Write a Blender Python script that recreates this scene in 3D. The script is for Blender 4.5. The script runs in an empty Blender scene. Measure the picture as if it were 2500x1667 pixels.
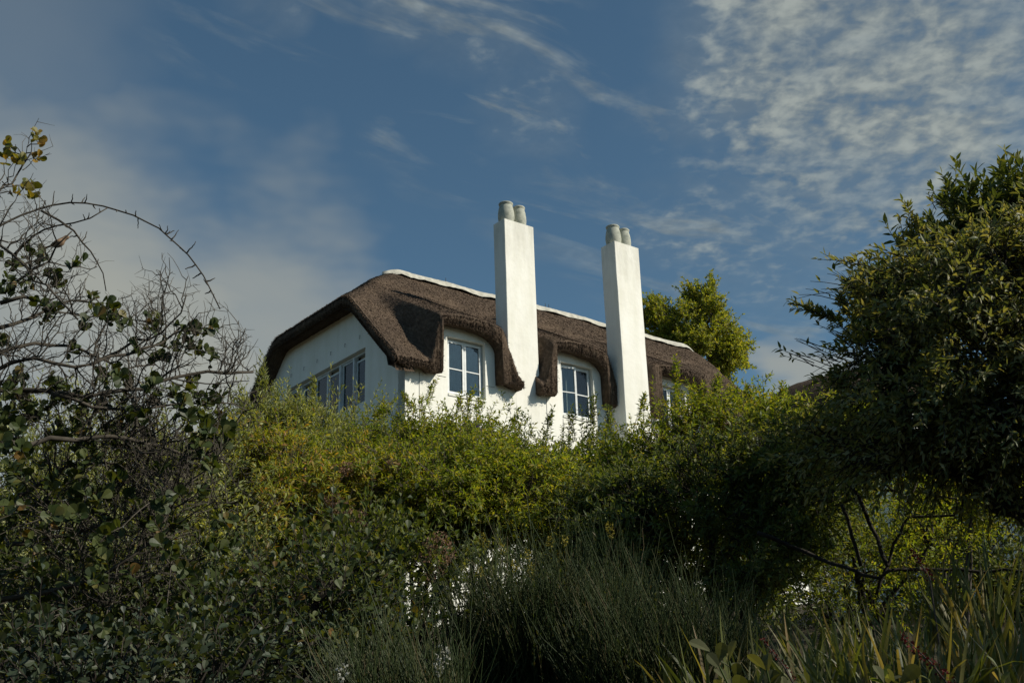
import bpy, math
import numpy as np
from mathutils import Vector, Matrix

SC = bpy.context.scene
COL = SC.collection
R_ = math.radians

# ------------------------------------------------------------------ camera
EYE = 1.6
PIT, ROL, YAW = R_(19.75), R_(-1.82), R_(51.87)
FPX, CX, CY = 2800.0, 1250.0, 833.5
_F = np.array([0, math.cos(PIT), math.sin(PIT)]); _R = np.array([1., 0, 0]); _U = np.cross(_R, _F)
_c, _s = math.cos(ROL), math.sin(ROL)
_R, _U = _c * _R + _s * _U, -_s * _R + _c * _U
cam = bpy.data.objects.new('camera', bpy.data.cameras.new('camera'))
COL.objects.link(cam)
cam.matrix_world = Matrix(((_R[0], _U[0], -_F[0], 0), (_R[1], _U[1], -_F[1], 0), (_R[2], _U[2], -_F[2], EYE), (0, 0, 0, 1)))
cam.data.sensor_width = 36.0
cam.data.lens = 36.0 * FPX / 2500.0
cam.data.clip_start = 0.05
cam.data.clip_end = 5000
SC.camera = cam

# ------------------------------------------------------------------ sun and sky
SUN_EL = R_(35.0)
TRAVEL = np.array([-0.975, 0.225]); TRAVEL /= np.linalg.norm(TRAVEL)
sd = np.array([TRAVEL[0] * math.cos(SUN_EL), TRAVEL[1] * math.cos(SUN_EL), -math.sin(SUN_EL)])
sun = bpy.data.objects.new('sun', bpy.data.lights.new('sun', 'SUN'))
COL.objects.link(sun)
sun.rotation_euler = Vector(sd).to_track_quat('-Z', 'Y').to_euler()
sun.location = (30, -5, 30)
sun.data.energy = 5.0
sun.data.angle = R_(0.55)
sun.data.color = (1.0, 0.93, 0.80)


def raydir(x, y):
    r = _F + _R * (x - CX) / FPX - _U * (y - CY) / FPX
    return r / np.linalg.norm(r)


def at(x, y, d):
    """world point seen at photo pixel (x, y), d metres away over the ground"""
    r = raydir(x, y)
    return r * (d / math.hypot(r[0], r[1])) + np.array([0, 0, EYE])


world = bpy.data.worlds.new('World'); SC.world = world; world.use_nodes = True
nt = world.node_tree; nt.nodes.clear()


def N(tree, typ, **kw):
    n = tree.nodes.new(typ)
    for k, v in kw.items():
        if k == 'inp':
            for kk, vv in v.items():
                n.inputs[kk].default_value = vv
        else:
            setattr(n, k, v)
    return n


def build_sky():
    L = nt.links.new
    out = N(nt, 'ShaderNodeOutputWorld'); bg = N(nt, 'ShaderNodeBackground', inp={'Strength': 0.075})
    L(bg.outputs[0], out.inputs[0])
    sky = N(nt, 'ShaderNodeTexSky', sky_type='NISHITA', sun_disc=False)
    sky.sun_elevation = SUN_EL
    sky.sun_rotation = math.atan2(-TRAVEL[0], -TRAVEL[1])
    sky.altitude = 100; sky.air_density = 1.0; sky.dust_density = 0.6; sky.ozone_density = 1.2
    hs = N(nt, 'ShaderNodeHueSaturation', inp={'Saturation': 0.97, 'Value': 0.97, 'Hue': 0.49})
    tn = N(nt, 'ShaderNodeMix', data_type='RGBA', blend_type='MULTIPLY'); tn.inputs['Factor'].default_value = 1; tn.inputs[7].default_value = (0.74, 0.94, 1.03, 1)
    L(sky.outputs[0], tn.inputs[6]); L(tn.outputs[2], hs.inputs['Color'])
    tc = N(nt, 'ShaderNodeTexCoord')
    nrm = N(nt, 'ShaderNodeVectorMath', operation='NORMALIZE'); L(tc.outputs['Generated'], nrm.inputs[0])
    sep = N(nt, 'ShaderNodeSeparateXYZ'); L(nrm.outputs[0], sep.inputs[0])
    zz = N(nt, 'ShaderNodeMath', operation='MAXIMUM', inp={1: 0.03}); L(sep.outputs[2], zz.inputs[0])
    zz2 = N(nt, 'ShaderNodeMath', operation='ADD', inp={1: 0.12}); L(zz.outputs[0], zz2.inputs[0])
    dx_ = N(nt, 'ShaderNodeMath', operation='DIVIDE'); L(sep.outputs[0], dx_.inputs[0]); L(zz2.outputs[0], dx_.inputs[1])
    dy_ = N(nt, 'ShaderNodeMath', operation='DIVIDE'); L(sep.outputs[1], dy_.inputs[0]); L(zz2.outputs[0], dy_.inputs[1])
    P = N(nt, 'ShaderNodeCombineXYZ'); L(dx_.outputs[0], P.inputs[0]); L(dy_.outputs[0], P.inputs[1])

    def noise(scale, detail, rough, vec=P, dist=0.0, seed=0.0):
        mp = N(nt, 'ShaderNodeMapping'); mp.inputs['Location'].default_value = (seed, seed * 1.7, seed * 0.3)
        L(vec.outputs[0], mp.inputs[0])
        n = N(nt, 'ShaderNodeTexNoise', inp={'Scale': scale, 'Detail': detail, 'Roughness': rough, 'Distortion': dist})
        L(mp.outputs[0], n.inputs['Vector']); return n

    def mrange(src, a, b, c=0.0, d=1.0, smooth=True):
        m = N(nt, 'ShaderNodeMapRange', interpolation_type='SMOOTHSTEP' if smooth else 'LINEAR',
              inp={'From Min': a, 'From Max': b, 'To Min': c, 'To Max': d})
        L(src, m.inputs['Value']); return m.outputs['Result']

    def mth(op, a, b):
        m = N(nt, 'ShaderNodeMath', operation=op)
        for i, v in enumerate((a, b)):
            if isinstance(v, (int, float)): m.inputs[i].default_value = v
            else: L(v, m.inputs[i])
        return m.outputs[0]

    # a wobble shared by the cloud banks so that their borders are ragged
    wob = noise(2.2, 4, 0.6, seed=3.1)
    wv = N(nt, 'ShaderNodeVectorMath', operation='SUBTRACT'); wv.inputs[1].default_value = (0.5, 0.5, 0.5); L(wob.outputs['Color'], wv.inputs[0])
    ws = N(nt, 'ShaderNodeVectorMath', operation='SCALE', inp={'Scale': 0.22}); L(wv.outputs[0], ws.inputs[0])
    wd = N(nt, 'ShaderNodeVectorMath', operation='ADD'); L(nrm.outputs[0], wd.inputs[0]); L(ws.outputs[0], wd.inputs[1])
    wn = N(nt, 'ShaderNodeVectorMath', operation='NORMALIZE'); L(wd.outputs[0], wn.inputs[0])

    def bank(px, py, rin, rout):
        d = raydir(px, py)
        v = N(nt, 'ShaderNodeVectorMath', operation='DOT_PRODUCT'); v.inputs[1].default_value = tuple(d)
        L(wn.outputs[0], v.inputs[0])
        return mrange(v.outputs['Value'], math.cos(R_(rout)), math.cos(R_(rin)))

    # mackerel cloudlets
    n1 = noise(21.0, 4, 0.5, dist=0.3, seed=1.3)
    n1b = noise(52.0, 3, 0.5, dist=0.2, seed=5.2)
    cl = mth('ADD', mth('MULTIPLY', n1.outputs['Fac'], 0.68), mth('MULTIPLY', n1b.outputs['Fac'], 0.32))
    big = noise(1.1, 3, 0.5, seed=7.7)
    elsewhere = mrange(big.outputs['Fac'], 0.56, 0.74, 0.0, 0.7)
    d0 = raydir(1250, 700)
    v0 = N(nt, 'ShaderNodeVectorMath', operation='DOT_PRODUCT'); v0.inputs[1].default_value = tuple(d0); L(nrm.outputs[0], v0.inputs[0])
    away = mrange(v0.outputs['Value'], math.cos(R_(28)), math.cos(R_(45)))
    elsewhere = mth('MULTIPLY', elsewhere, away)
    right = bank(2200, 110, 4, 12.5)
    right2 = mth('MULTIPLY', bank(1850, 450, 0.5, 8), 0.55)
    right3 = mth('MULTIPLY', bank(2300, 400, 2, 9), 0.62)
    mid = mth('MULTIPLY', bank(1150, 120, 0.2, 4.0), 0.40)
    mid2 = mth('MULTIPLY', bank(1290, 285, 0.2, 3.4), 0.42)
    mid3 = mth('MULTIPLY', bank(620, 50, 0.2, 2.4), 0.36)
    mid4 = mth('MULTIPLY', bank(960, 40, 0.2, 3.4), 0.45)
    # thin wisps combed along one direction
    mpr = N(nt, 'ShaderNodeMapping'); mpr.inputs['Rotation'].default_value = (0, 0, R_(-33.0)); L(P.outputs[0], mpr.inputs[0])
    mpw = N(nt, 'ShaderNodeMapping'); mpw.inputs['Scale'].default_value = (1.0, 2.6, 1.0); L(mpr.outputs[0], mpw.inputs[0])
    nw = N(nt, 'ShaderNodeTexNoise', inp={'Scale': 3.4, 'Detail': 6, 'Roughness': 0.58, 'Distortion': 0.6}); L(mpw.outputs[0], nw.inputs['Vector'])
    wm = mth('MAXIMUM', bank(1130, 130, 1, 8), mth('MULTIPLY', bank(1290, 300, 1, 6), 0.9))
    wm = mth('MAXIMUM', wm, mth('MULTIPLY', bank(640, 60, 0.5, 5), 0.7))
    wm = mth('MAXIMUM', wm, mth('MULTIPLY', bank(1800, 480, 1, 10), 0.8))
    wisp = mth('MULTIPLY', mth('MULTIPLY', wm, mrange(nw.outputs['Fac'], 0.47, 0.72)), 0.75)
    m = right
    for o in (right2, right3, mid, mid2, mid3, mid4, elsewhere):
        m = mth('MAXIMUM', m, o)
    thr = mth('SUBTRACT', 0.70, mth('MULTIPLY', m, 0.30))
    cov = mth('MULTIPLY', mrange(mth('SUBTRACT', cl, thr), -0.20, 0.24), mrange(m, 0.0, 0.7))
    n4 = noise(4.5, 4, 0.55, dist=0.4, seed=4.6)
    cov = mth('MULTIPLY', cov, mrange(n4.outputs['Fac'], 0.30, 0.62, 0.42, 0.92))
    # thin veil in the same places and the soft bank low on the other side
    n2 = noise(2.6, 6, 0.62, dist=0.8, seed=2.2)
    veil = mth('MULTIPLY', mth('MULTIPLY', m, 0.42), mrange(n2.outputs['Fac'], 0.3, 0.7))
    low = mth('MAXIMUM', bank(170, 930, 5.5, 14), mth('MULTIPLY', bank(600, 760, 1.5, 8.5), 0.8))
    low = mth('MAXIMUM', low, mth('MULTIPLY', bank(-1500, 1000, 12, 30), 0.9))
    low = mth('MAXIMUM', low, mth('MULTIPLY', bank(-20, 160, 1, 9), 0.22))
    n3 = noise(3.2, 4, 0.55, vec=nrm, dist=0.4, seed=9.4)
    soft = mth('MULTIPLY', low, mrange(n3.outputs['Fac'], 0.2, 0.62, 0.6, 1.0))
    soft = mth('MULTIPLY', soft, 0.95)
    lowr = mth('MULTIPLY', bank(1935, 950, 0.3, 3.6), 0.75)
    soft = mth('MAXIMUM', soft, lowr)
    fac = mth('MAXIMUM', mth('MAXIMUM', cov, veil), wisp)
    shade = mrange(cl, 0.34, 0.70, 0.72, 1.2)
    cc = N(nt, 'ShaderNodeVectorMath', operation='SCALE'); cc.inputs[0].default_value = (4.2, 4.6, 4.3); L(shade, cc.inputs['Scale'])
    mx = N(nt, 'ShaderNodeMix', data_type='RGBA'); L(fac, mx.inputs['Factor']); L(hs.outputs[0], mx.inputs[6]); L(cc.outputs[0], mx.inputs[7])
    m2 = N(nt, 'ShaderNodeMix', data_type='RGBA'); L(soft, m2.inputs['Factor']); L(mx.outputs[2], m2.inputs[6]); m2.inputs[7].default_value = (5.0, 5.1, 4.5, 1)
    L(m2.outputs[2], bg.inputs['Color'])


build_sky()
SC.view_settings.view_transform = 'Standard'
SC.view_settings.look = 'None'
SC.view_settings.exposure = 0.0
SC.view_settings.gamma = 1.0
SC.render.engine = 'CYCLES'
SC.cycles.max_bounces = 5
SC.cycles.diffuse_bounces = 3
world.cycles.sampling_method = 'MANUAL'
world.cycles.sample_map_resolution = 512
SC.cycles.transparent_max_bounces = 12
SC.cycles.use_denoising = True

# ------------------------------------------------------------------ helpers: materials


def new_mat(name):
    m = bpy.data.materials.new(name); m.use_nodes = True
    t = m.node_tree; b = t.nodes['Principled BSDF']
    return m, t, b


def ramp(t, stops):
    r = t.nodes.new('ShaderNodeValToRGB')
    e = r.color_ramp.elements
    while len(e) < len(stops): e.new(0.5)
    for el, (p, c) in zip(e, stops):
        el.position = p; el.color = (*c, 1)
    return r


def leaf_mat(name, stops, trans=0.35, rough=0.5, tcol=None, spec=0.2):
    m, t, b = new_mat(name); L = t.links.new
    a = N(t, 'ShaderNodeAttribute', attribute_name='tint')
    oi = N(t, 'ShaderNodeObjectInfo')
    s = N(t, 'ShaderNodeMath', operation='ADD'); L(a.outputs['Fac'], s.inputs[0]); L(oi.outputs['Random'], s.inputs[1])
    fr = N(t, 'ShaderNodeMath', operation='FRACT'); L(s.outputs[0], fr.inputs[0])
    r = ramp(t, stops); L(fr.outputs[0], r.inputs[0])
    L(r.outputs[0], b.inputs['Base Color'])
    b.inputs['Roughness'].default_value = rough
    b.inputs['Specular IOR Level'].default_value = spec
    tr = N(t, 'ShaderNodeBsdfTranslucent')
    mul = N(t, 'ShaderNodeMix', data_type='RGBA', blend_type='MULTIPLY'); mul.inputs['Factor'].default_value = 1
    L(r.outputs[0], mul.inputs[6]); mul.inputs[7].default_value = (*(tcol or (2.3, 2.1, 0.6)), 1)
    L(mul.outputs[2], tr.inputs['Color'])
    mx = N(t, 'ShaderNodeMixShader'); mx.inputs[0].default_value = trans
    L(b.outputs[0], mx.inputs[1]); L(tr.outputs[0], mx.inputs[2])
    L(mx.outputs[0], t.nodes['Material Output'].inputs['Surface'])
    return m


def noise_mat(name, c1, c2, scale=6.0, rough=0.9, bump=0.2, bscale=60.0, detail=6, stretch=(1, 1, 1), c3=None, bdist=0.01):
    m, t, b = new_mat(name); L = t.links.new
    tc = N(t, 'ShaderNodeTexCoord')
    mp = N(t, 'ShaderNodeMapping'); mp.inputs['Scale'].default_value = stretch; L(tc.outputs['Object'], mp.inputs[0])
    n = N(t, 'ShaderNodeTexNoise', inp={'Scale': scale, 'Detail': detail, 'Roughness': 0.6}); L(mp.outputs[0], n.inputs['Vector'])
    r = ramp(t, [(0.32, c1), (0.66, c2)] if c3 is None else [(0.3, c1), (0.5, c2), (0.7, c3)])
    L(n.outputs['Fac'], r.inputs[0]); L(r.outputs[0], b.inputs['Base Color'])
    b.inputs['Roughness'].default_value = rough; b.inputs['Specular IOR Level'].default_value = 0.25
    if bump:
        n2 = N(t, 'ShaderNodeTexNoise', inp={'Scale': bscale, 'Detail': 4}); L(mp.outputs[0], n2.inputs['Vector'])
        bp = N(t, 'ShaderNodeBump', inp={'Strength': bump, 'Distance': bdist}); L(n2.outputs['Fac'], bp.inputs['Height'])
        L(bp.outputs[0], b.inputs['Normal'])
    return m


def plaster_mat():
    m, t, b = new_mat('white_plaster'); L = t.links.new
    tc = N(t, 'ShaderNodeTexCoord')
    n = N(t, 'ShaderNodeTexNoise', inp={'Scale': 0.9, 'Detail': 7, 'Roughness': 0.62}); L(tc.outputs['Object'], n.inputs['Vector'])
    r = ramp(t, [(0.25, (0.80, 0.78, 0.70)), (0.55, (0.86, 0.85, 0.78)), (0.8, (0.88, 0.87, 0.81))]); L(n.outputs['Fac'], r.inputs[0])
    # rain streaks running down the paint
    mp = N(t, 'ShaderNodeMapping'); mp.inputs['Scale'].default_value = (2.2, 2.2, 0.35); L(tc.outputs['Object'], mp.inputs[0])
    n3 = N(t, 'ShaderNodeTexNoise', inp={'Scale': 1.5, 'Detail': 5, 'Roughness': 0.6}); L(mp.outputs[0], n3.inputs['Vector'])
    r3 = ramp(t, [(0.30, (0.90, 0.90, 0.865)), (0.60, (1, 1, 1))]); L(n3.outputs['Fac'], r3.inputs[0])
    mu = N(t, 'ShaderNodeMix', data_type='RGBA', blend_type='MULTIPLY'); mu.inputs['Factor'].default_value = 1
    L(r.outputs[0], mu.inputs[6]); L(r3.outputs[0], mu.inputs[7]); L(mu.outputs[2], b.inputs['Base Color'])
    b.inputs['Roughness'].default_value = 0.85; b.inputs['Specular IOR Level'].default_value = 0.2
    n2 = N(t, 'ShaderNodeTexNoise', inp={'Scale': 7, 'Detail': 6}); L(tc.outputs['Object'], n2.inputs['Vector'])
    bp = N(t, 'ShaderNodeBump', inp={'Strength': 0.35, 'Distance': 0.02}); L(n2.outputs['Fac'], bp.inputs['Height']); L(bp.outputs[0], b.inputs['Normal'])
    return m


def thatch_mat(name='weathered_thatch', k=1.0):
    m, t, b = new_mat(name); L = t.links.new
    tc = N(t, 'ShaderNodeTexCoord')
    mp = N(t, 'ShaderNodeMapping'); mp.inputs['Scale'].default_value = (1.3, 0.30, 0.30); L(tc.outputs['Object'], mp.inputs[0])
    n = N(t, 'ShaderNodeTexNoise', inp={'Scale': 26, 'Detail': 4, 'Roughness': 0.65}); L(mp.outputs[0], n.inputs['Vector'])
    nb = N(t, 'ShaderNodeTexNoise', inp={'Scale': 1.3, 'Detail': 5, 'Roughness': 0.6}); L(tc.outputs['Object'], nb.inputs['Vector'])
    r = ramp(t, [(0.26, (0.050 * k, 0.037 * k, 0.027 * k)), (0.52, (0.102 * k, 0.077 * k, 0.057 * k)), (0.78, (0.185 * k, 0.145 * k, 0.108 * k))]); L(n.outputs['Fac'], r.inputs[0])
    r2 = ramp(t, [(0.3, (0.68, 0.66, 0.66)), (0.7, (1.12, 1.06, 1.0))]); L(nb.outputs['Fac'], r2.inputs[0])
    mu = N(t, 'ShaderNodeMix', data_type='RGBA', blend_type='MULTIPLY'); mu.inputs['Factor'].default_value = 1
    L(r.outputs[0], mu.inputs[6]); L(r2.outputs[0], mu.inputs[7]); L(mu.outputs[2], b.inputs['Base Color'])
    b.inputs['Roughness'].default_value = 0.95; b.inputs['Specular IOR Level'].default_value = 0.1
    bp = N(t, 'ShaderNodeBump', inp={'Strength': 0.9, 'Distance': 0.03}); L(n.outputs['Fac'], bp.inputs['Height']); L(bp.outputs[0], b.inputs['Normal'])
    return m


def plain_mat(name, c, rough=0.6, spec=0.4, metal=0.0):
    m, t, b = new_mat(name); L = t.links.new
    tc = N(t, 'ShaderNodeTexCoord')
    n = N(t, 'ShaderNodeTexNoise', inp={'Scale': 9, 'Detail': 5}); L(tc.outputs['Object'], n.inputs['Vector'])
    r = ramp(t, [(0.3, tuple(v * 0.82 for v in c)), (0.7, tuple(min(1, v * 1.1) for v in c))]); L(n.outputs['Fac'], r.inputs[0])
    L(r.outputs[0], b.inputs['Base Color'])
    b.inputs['Roughness'].default_value = rough; b.inputs['Specular IOR Level'].default_value = spec; b.inputs['Metallic'].default_value = metal
    return m


def glass_mat():
    m, t, b = new_mat('window_glass'); L = t.links.new
    tr = N(t, 'ShaderNodeBsdfTransparent'); tr.inputs[0].default_value = (0.72, 0.80, 0.80, 1)
    gl = N(t, 'ShaderNodeBsdfGlossy', inp={'Roughness': 0.03}); gl.inputs[0].default_value = (0.95, 0.97, 1, 1)
    fr = N(t, 'ShaderNodeFresnel', inp={'IOR': 1.45})
    ad = N(t, 'ShaderNodeMath', operation='ADD', inp={1: 0.015}); L(fr.outputs[0], ad.inputs[0])
    mx = N(t, 'ShaderNodeMixShader'); L(ad.outputs[0], mx.inputs[0]); L(tr.outputs[0], mx.inputs[1]); L(gl.outputs[0], mx.inputs[2])
    L(mx.outputs[0], t.nodes['Material Output'].inputs['Surface'])
    return m




def chimney_mat():
    m = plaster_mat(); m.name = 'weathered_chimney_plaster'; t = m.node_tree; L = t.links.new; b = t.nodes['Principled BSDF']
    src = b.inputs['Base Color'].links[0].from_socket
    tc = N(t, 'ShaderNodeTexCoord'); sp = N(t, 'ShaderNodeSeparateXYZ'); L(tc.outputs['Object'], sp.inputs[0])
    n = N(t, 'ShaderNodeTexNoise', inp={'Scale': 1.0, 'Detail': 7, 'Roughness': 0.65})
    mp = N(t, 'ShaderNodeMapping'); mp.inputs['Scale'].default_value = (4.5, 4.5, 0.9); L(tc.outputs['Object'], mp.inputs[0]); L(mp.outputs[0], n.inputs['Vector'])
    # soot washed down from the pots: strongest at the rim (local height 11.7 m), gone a metre and a half below
    g = N(t, 'ShaderNodeMapRange', inp={'From Min': 10.1, 'From Max': 11.7, 'To Min': 0.0, 'To Max': 0.62}); L(sp.outputs[2], g.inputs['Value'])
    nn = N(t, 'ShaderNodeMapRange', inp={'From Min': 0.38, 'From Max': 0.72}); L(n.outputs['Fac'], nn.inputs['Value'])
    mu = N(t, 'ShaderNodeMath', operation='MULTIPLY'); L(g.outputs[0], mu.inputs[0]); L(nn.outputs[0], mu.inputs[1])
    n2 = N(t, 'ShaderNodeTexNoise', inp={'Scale': 2.3, 'Detail': 6, 'Roughness': 0.7}); L(tc.outputs['Object'], n2.inputs['Vector'])
    p2 = N(t, 'ShaderNodeMapRange', inp={'From Min': 0.5, 'From Max': 0.75, 'To Max': 0.16}); L(n2.outputs['Fac'], p2.inputs['Value'])
    ad = N(t, 'ShaderNodeMath', operation='ADD'); L(mu.outputs[0], ad.inputs[0]); L(p2.outputs[0], ad.inputs[1])
    mx = N(t, 'ShaderNodeMix', data_type='RGBA'); L(ad.outputs[0], mx.inputs['Factor']); L(src, mx.inputs[6]); mx.inputs[7].default_value = (0.42, 0.41, 0.36, 1)
    L(mx.outputs[2], b.inputs['Base Color'])
    return m


MAT = {}
MAT['plaster'] = plaster_mat()
MAT['chimney'] = chimney_mat()
MAT['thatch'] = thatch_mat()
MAT['thatch_dark'] = thatch_mat('old_grey_thatch', 0.8)
MAT['ridge'] = noise_mat('ridge_cement', (0.34, 0.33, 0.28), (0.56, 0.54, 0.46), 5.0, 0.85, 0.3, 30)
MAT['frame'] = plain_mat('white_frame_paint', (0.66, 0.69, 0.68), 0.45, 0.5)
MAT['gframe'] = plain_mat('grey_frame_paint', (0.60, 0.64, 0.65), 0.5, 0.4)
MAT['glass'] = glass_mat()
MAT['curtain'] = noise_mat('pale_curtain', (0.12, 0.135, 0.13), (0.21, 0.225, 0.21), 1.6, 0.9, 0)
MAT['blind'] = noise_mat('beige_blind', (0.58, 0.56, 0.47), (0.74, 0.71, 0.61), 2.0, 0.9, 0)  # blind tone raised to stand in for pale haze mirrored in the panes
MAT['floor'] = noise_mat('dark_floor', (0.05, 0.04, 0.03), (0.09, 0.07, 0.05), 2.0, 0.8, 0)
MAT['pot'] = noise_mat('lichen_clay', (0.23, 0.25, 0.21), (0.42, 0.43, 0.36), 5.0, 0.85, 0.3, 40, c3=(0.30, 0.31, 0.27))
MAT['soot'] = plain_mat('soot', (0.015, 0.014, 0.013), 0.95, 0.1)
MAT['iron'] = plain_mat('dark_iron', (0.05, 0.05, 0.05), 0.6, 0.4)
MAT['seam'] = plain_mat('grey_seam', (0.34, 0.34, 0.31), 0.7, 0.3)
MAT['soil'] = noise_mat('leaf_litter', (0.018, 0.013, 0.008), (0.05, 0.04, 0.022), 4.0, 1.0, 0.8, 25, c3=(0.03, 0.035, 0.012), bdist=0.05)
MAT['bark'] = noise_mat('grey_brown_bark', (0.035, 0.028, 0.022), (0.10, 0.085, 0.07), 18, 0.95, 0.5, 60, stretch=(1, 1, 0.3))
MAT['bark_dark'] = noise_mat('dark_bark', (0.015, 0.012, 0.010), (0.045, 0.038, 0.03), 18, 0.95, 0.5, 60, stretch=(1, 1, 0.3))
MAT['twig'] = noise_mat('grey_twig_bark', (0.032, 0.028, 0.022), (0.085, 0.074, 0.058), 14, 0.9, 0)
MAT['l_bright'] = leaf_mat('yellow_green_leaf', [(0, (0.10, 0.145, 0.018)), (0.4, (0.155, 0.20, 0.024)), (0.8, (0.225, 0.235, 0.034)), (1, (0.28, 0.235, 0.05))], 0.42)
MAT['l_olive'] = leaf_mat('olive_grey_leaf', [(0, (0.113, 0.136, 0.046)), (0.5, (0.192, 0.219, 0.084)), (1, (0.361, 0.371, 0.180))], 0.34, 0.45)
MAT['l_mid'] = leaf_mat('mid_green_leaf', [(0, (0.055, 0.080, 0.025)), (0.5, (0.098, 0.130, 0.038)), (1, (0.165, 0.172, 0.061))], 0.33)
MAT['l_bronze'] = leaf_mat('bronze_tipped_leaf', [(0, (0.128, 0.173, 0.023)), (0.55, (0.211, 0.224, 0.036)), (0.85, (0.282, 0.230, 0.051)), (1, (0.320, 0.166, 0.064))], 0.40)
MAT['l_spray'] = leaf_mat('dusty_green_leaf', [(0, (0.091, 0.116, 0.048)), (0.5, (0.159, 0.174, 0.076)), (1, (0.259, 0.234, 0.122))], 0.30, 0.5)
MAT['l_laurel'] = leaf_mat('glossy_dark_leaf', [(0, (0.056, 0.079, 0.026)), (0.6, (0.103, 0.131, 0.044)), (1, (0.187, 0.187, 0.065))], 0.2, 0.6, spec=0.15)
MAT['l_round'] = leaf_mat('leathery_round_leaf', [(0, (0.026, 0.042, 0.014)), (0.55, (0.052, 0.071, 0.020)), (0.90, (0.083, 0.098, 0.029)), (0.97, (0.123, 0.109, 0.029)), (1, (0.145, 0.079, 0.021))], 0.26, 0.5, spec=0.3)
MAT['l_round_lit'] = leaf_mat('sunlit_round_leaf', [(0, (0.09, 0.10, 0.02)), (0.5, (0.17, 0.15, 0.03)), (1, (0.30, 0.18, 0.04))], 0.35, 0.5, spec=0.3)  # lit copy of the round leaf, with sunlight put into its colour
MAT['l_blue'] = leaf_mat('blue_green_leaf', [(0, (0.023, 0.036, 0.021)), (0.6, (0.043, 0.061, 0.035)), (1, (0.075, 0.086, 0.047))], 0.22, 0.5, spec=0.35)
MAT['l_tree'] = leaf_mat('far_tree_leaf', [(0, (0.12, 0.16, 0.026)), (0.5, (0.19, 0.22, 0.038)), (1, (0.28, 0.255, 0.058))], 0.40)
MAT['l_broom'] = leaf_mat('broom_needle', [(0, (0.025, 0.043, 0.015)), (0.6, (0.047, 0.066, 0.025)), (0.9, (0.076, 0.085, 0.034)), (1, (0.119, 0.093, 0.051))], 0.25)
MAT['l_strap'] = leaf_mat('strap_leaf', [(0, (0.070, 0.090, 0.025)), (0.5, (0.115, 0.130, 0.040)), (0.75, (0.19, 0.165, 0.07)), (1, (0.26, 0.19, 0.10))], 0.3, 0.5, spec=0.35)
MAT['l_grey'] = leaf_mat('felted_grey_leaf', [(0, (0.054, 0.063, 0.027)), (1, (0.102, 0.105, 0.051))], 0.25, 0.8)
MAT['dried'] = leaf_mat('dried_flower', [(0, (0.16, 0.10, 0.065)), (1, (0.32, 0.21, 0.14))], 0.3, 0.8, (1.3, 1.2, 0.9))
MAT['yellow'] = leaf_mat('yellow_flower', [(0, (0.20, 0.18, 0.03)), (1, (0.30, 0.26, 0.05))], 0.35, 0.7, (1.2, 1.1, 0.6))
MAT['white_fl'] = leaf_mat('whitish_flower', [(0, (0.30, 0.31, 0.27)), (1, (0.45, 0.45, 0.40))], 0.35, 0.7, (1.1, 1.1, 1))
MAT['red'] = leaf_mat('dull_red_flower', [(0, (0.074, 0.011, 0.010)), (1, (0.137, 0.021, 0.016))], 0.2, 0.7, (1.2, 0.8, 0.8))
MAT['purple'] = leaf_mat('purple_flower', [(0, (0.06, 0.04, 0.16)), (1, (0.11, 0.07, 0.24))], 0.3, 0.6, (1.1, 0.9, 1.2))
MAT['bird'] = noise_mat('brown_feathers', (0.10, 0.065, 0.04), (0.24, 0.16, 0.10), 60, 0.8, 0)
MAT['beak'] = plain_mat('dark_beak', (0.04, 0.035, 0.03), 0.5, 0.4)

# ------------------------------------------------------------------ helpers: meshes


def mk_mesh(name, V, F, mat, smooth=False, tint=None):
    """V (n,3); F list of index arrays (each (m,k)); one mesh datablock"""
    if not isinstance(F, list): F = [F]
    me = bpy.data.meshes.new(name)
    V = np.asarray(V, np.float32)
    idx, starts, tot, base = [], [], [], 0
    for f in F:
        f = np.asarray(f, np.int32)
        if f.size == 0: continue
        k = f.shape[1]
        idx.append(f.ravel()); starts.append(base + np.arange(len(f), dtype=np.int32) * k); tot.append(np.full(len(f), k, np.int32))
        base += f.size
    idx = np.concatenate(idx); starts = np.concatenate(starts); tot = np.concatenate(tot)
    me.vertices.add(len(V)); me.vertices.foreach_set('co', V.ravel())
    me.loops.add(len(idx)); me.loops.foreach_set('vertex_index', idx)
    me.polygons.add(len(starts)); me.polygons.foreach_set('loop_start', starts); me.polygons.foreach_set('loop_total', tot)
    me.polygons.foreach_set('use_smooth', np.full(len(starts), bool(smooth)))
    if tint is not None:
        a = me.attributes.new('tint', 'FLOAT', 'POINT'); a.data.foreach_set('value', np.asarray(tint, np.float32))
    me.update(calc_edges=True)
    if mat is not None: me.materials.append(mat)
    return me


def link(name, me, parent=None, kind=None, label=None, loc=None):
    o = bpy.data.objects.new(name, me); COL.objects.link(o)
    if parent is not None: o.parent = parent
    if kind: o['kind'] = kind
    if label: o['label'] = label
    if loc is not None: o.location = loc
    return o


def thing(name, label, cat, loc=(0, 0, 0), rotz=0.0, group=None):
    o = bpy.data.objects.new(name, None); COL.objects.link(o)
    o.empty_display_size = 0.2
    o.location = loc; o.rotation_euler = (0, 0, rotz)
    o['label'] = label; o['category'] = cat
    if group: o['group'] = group
    return o


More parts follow.
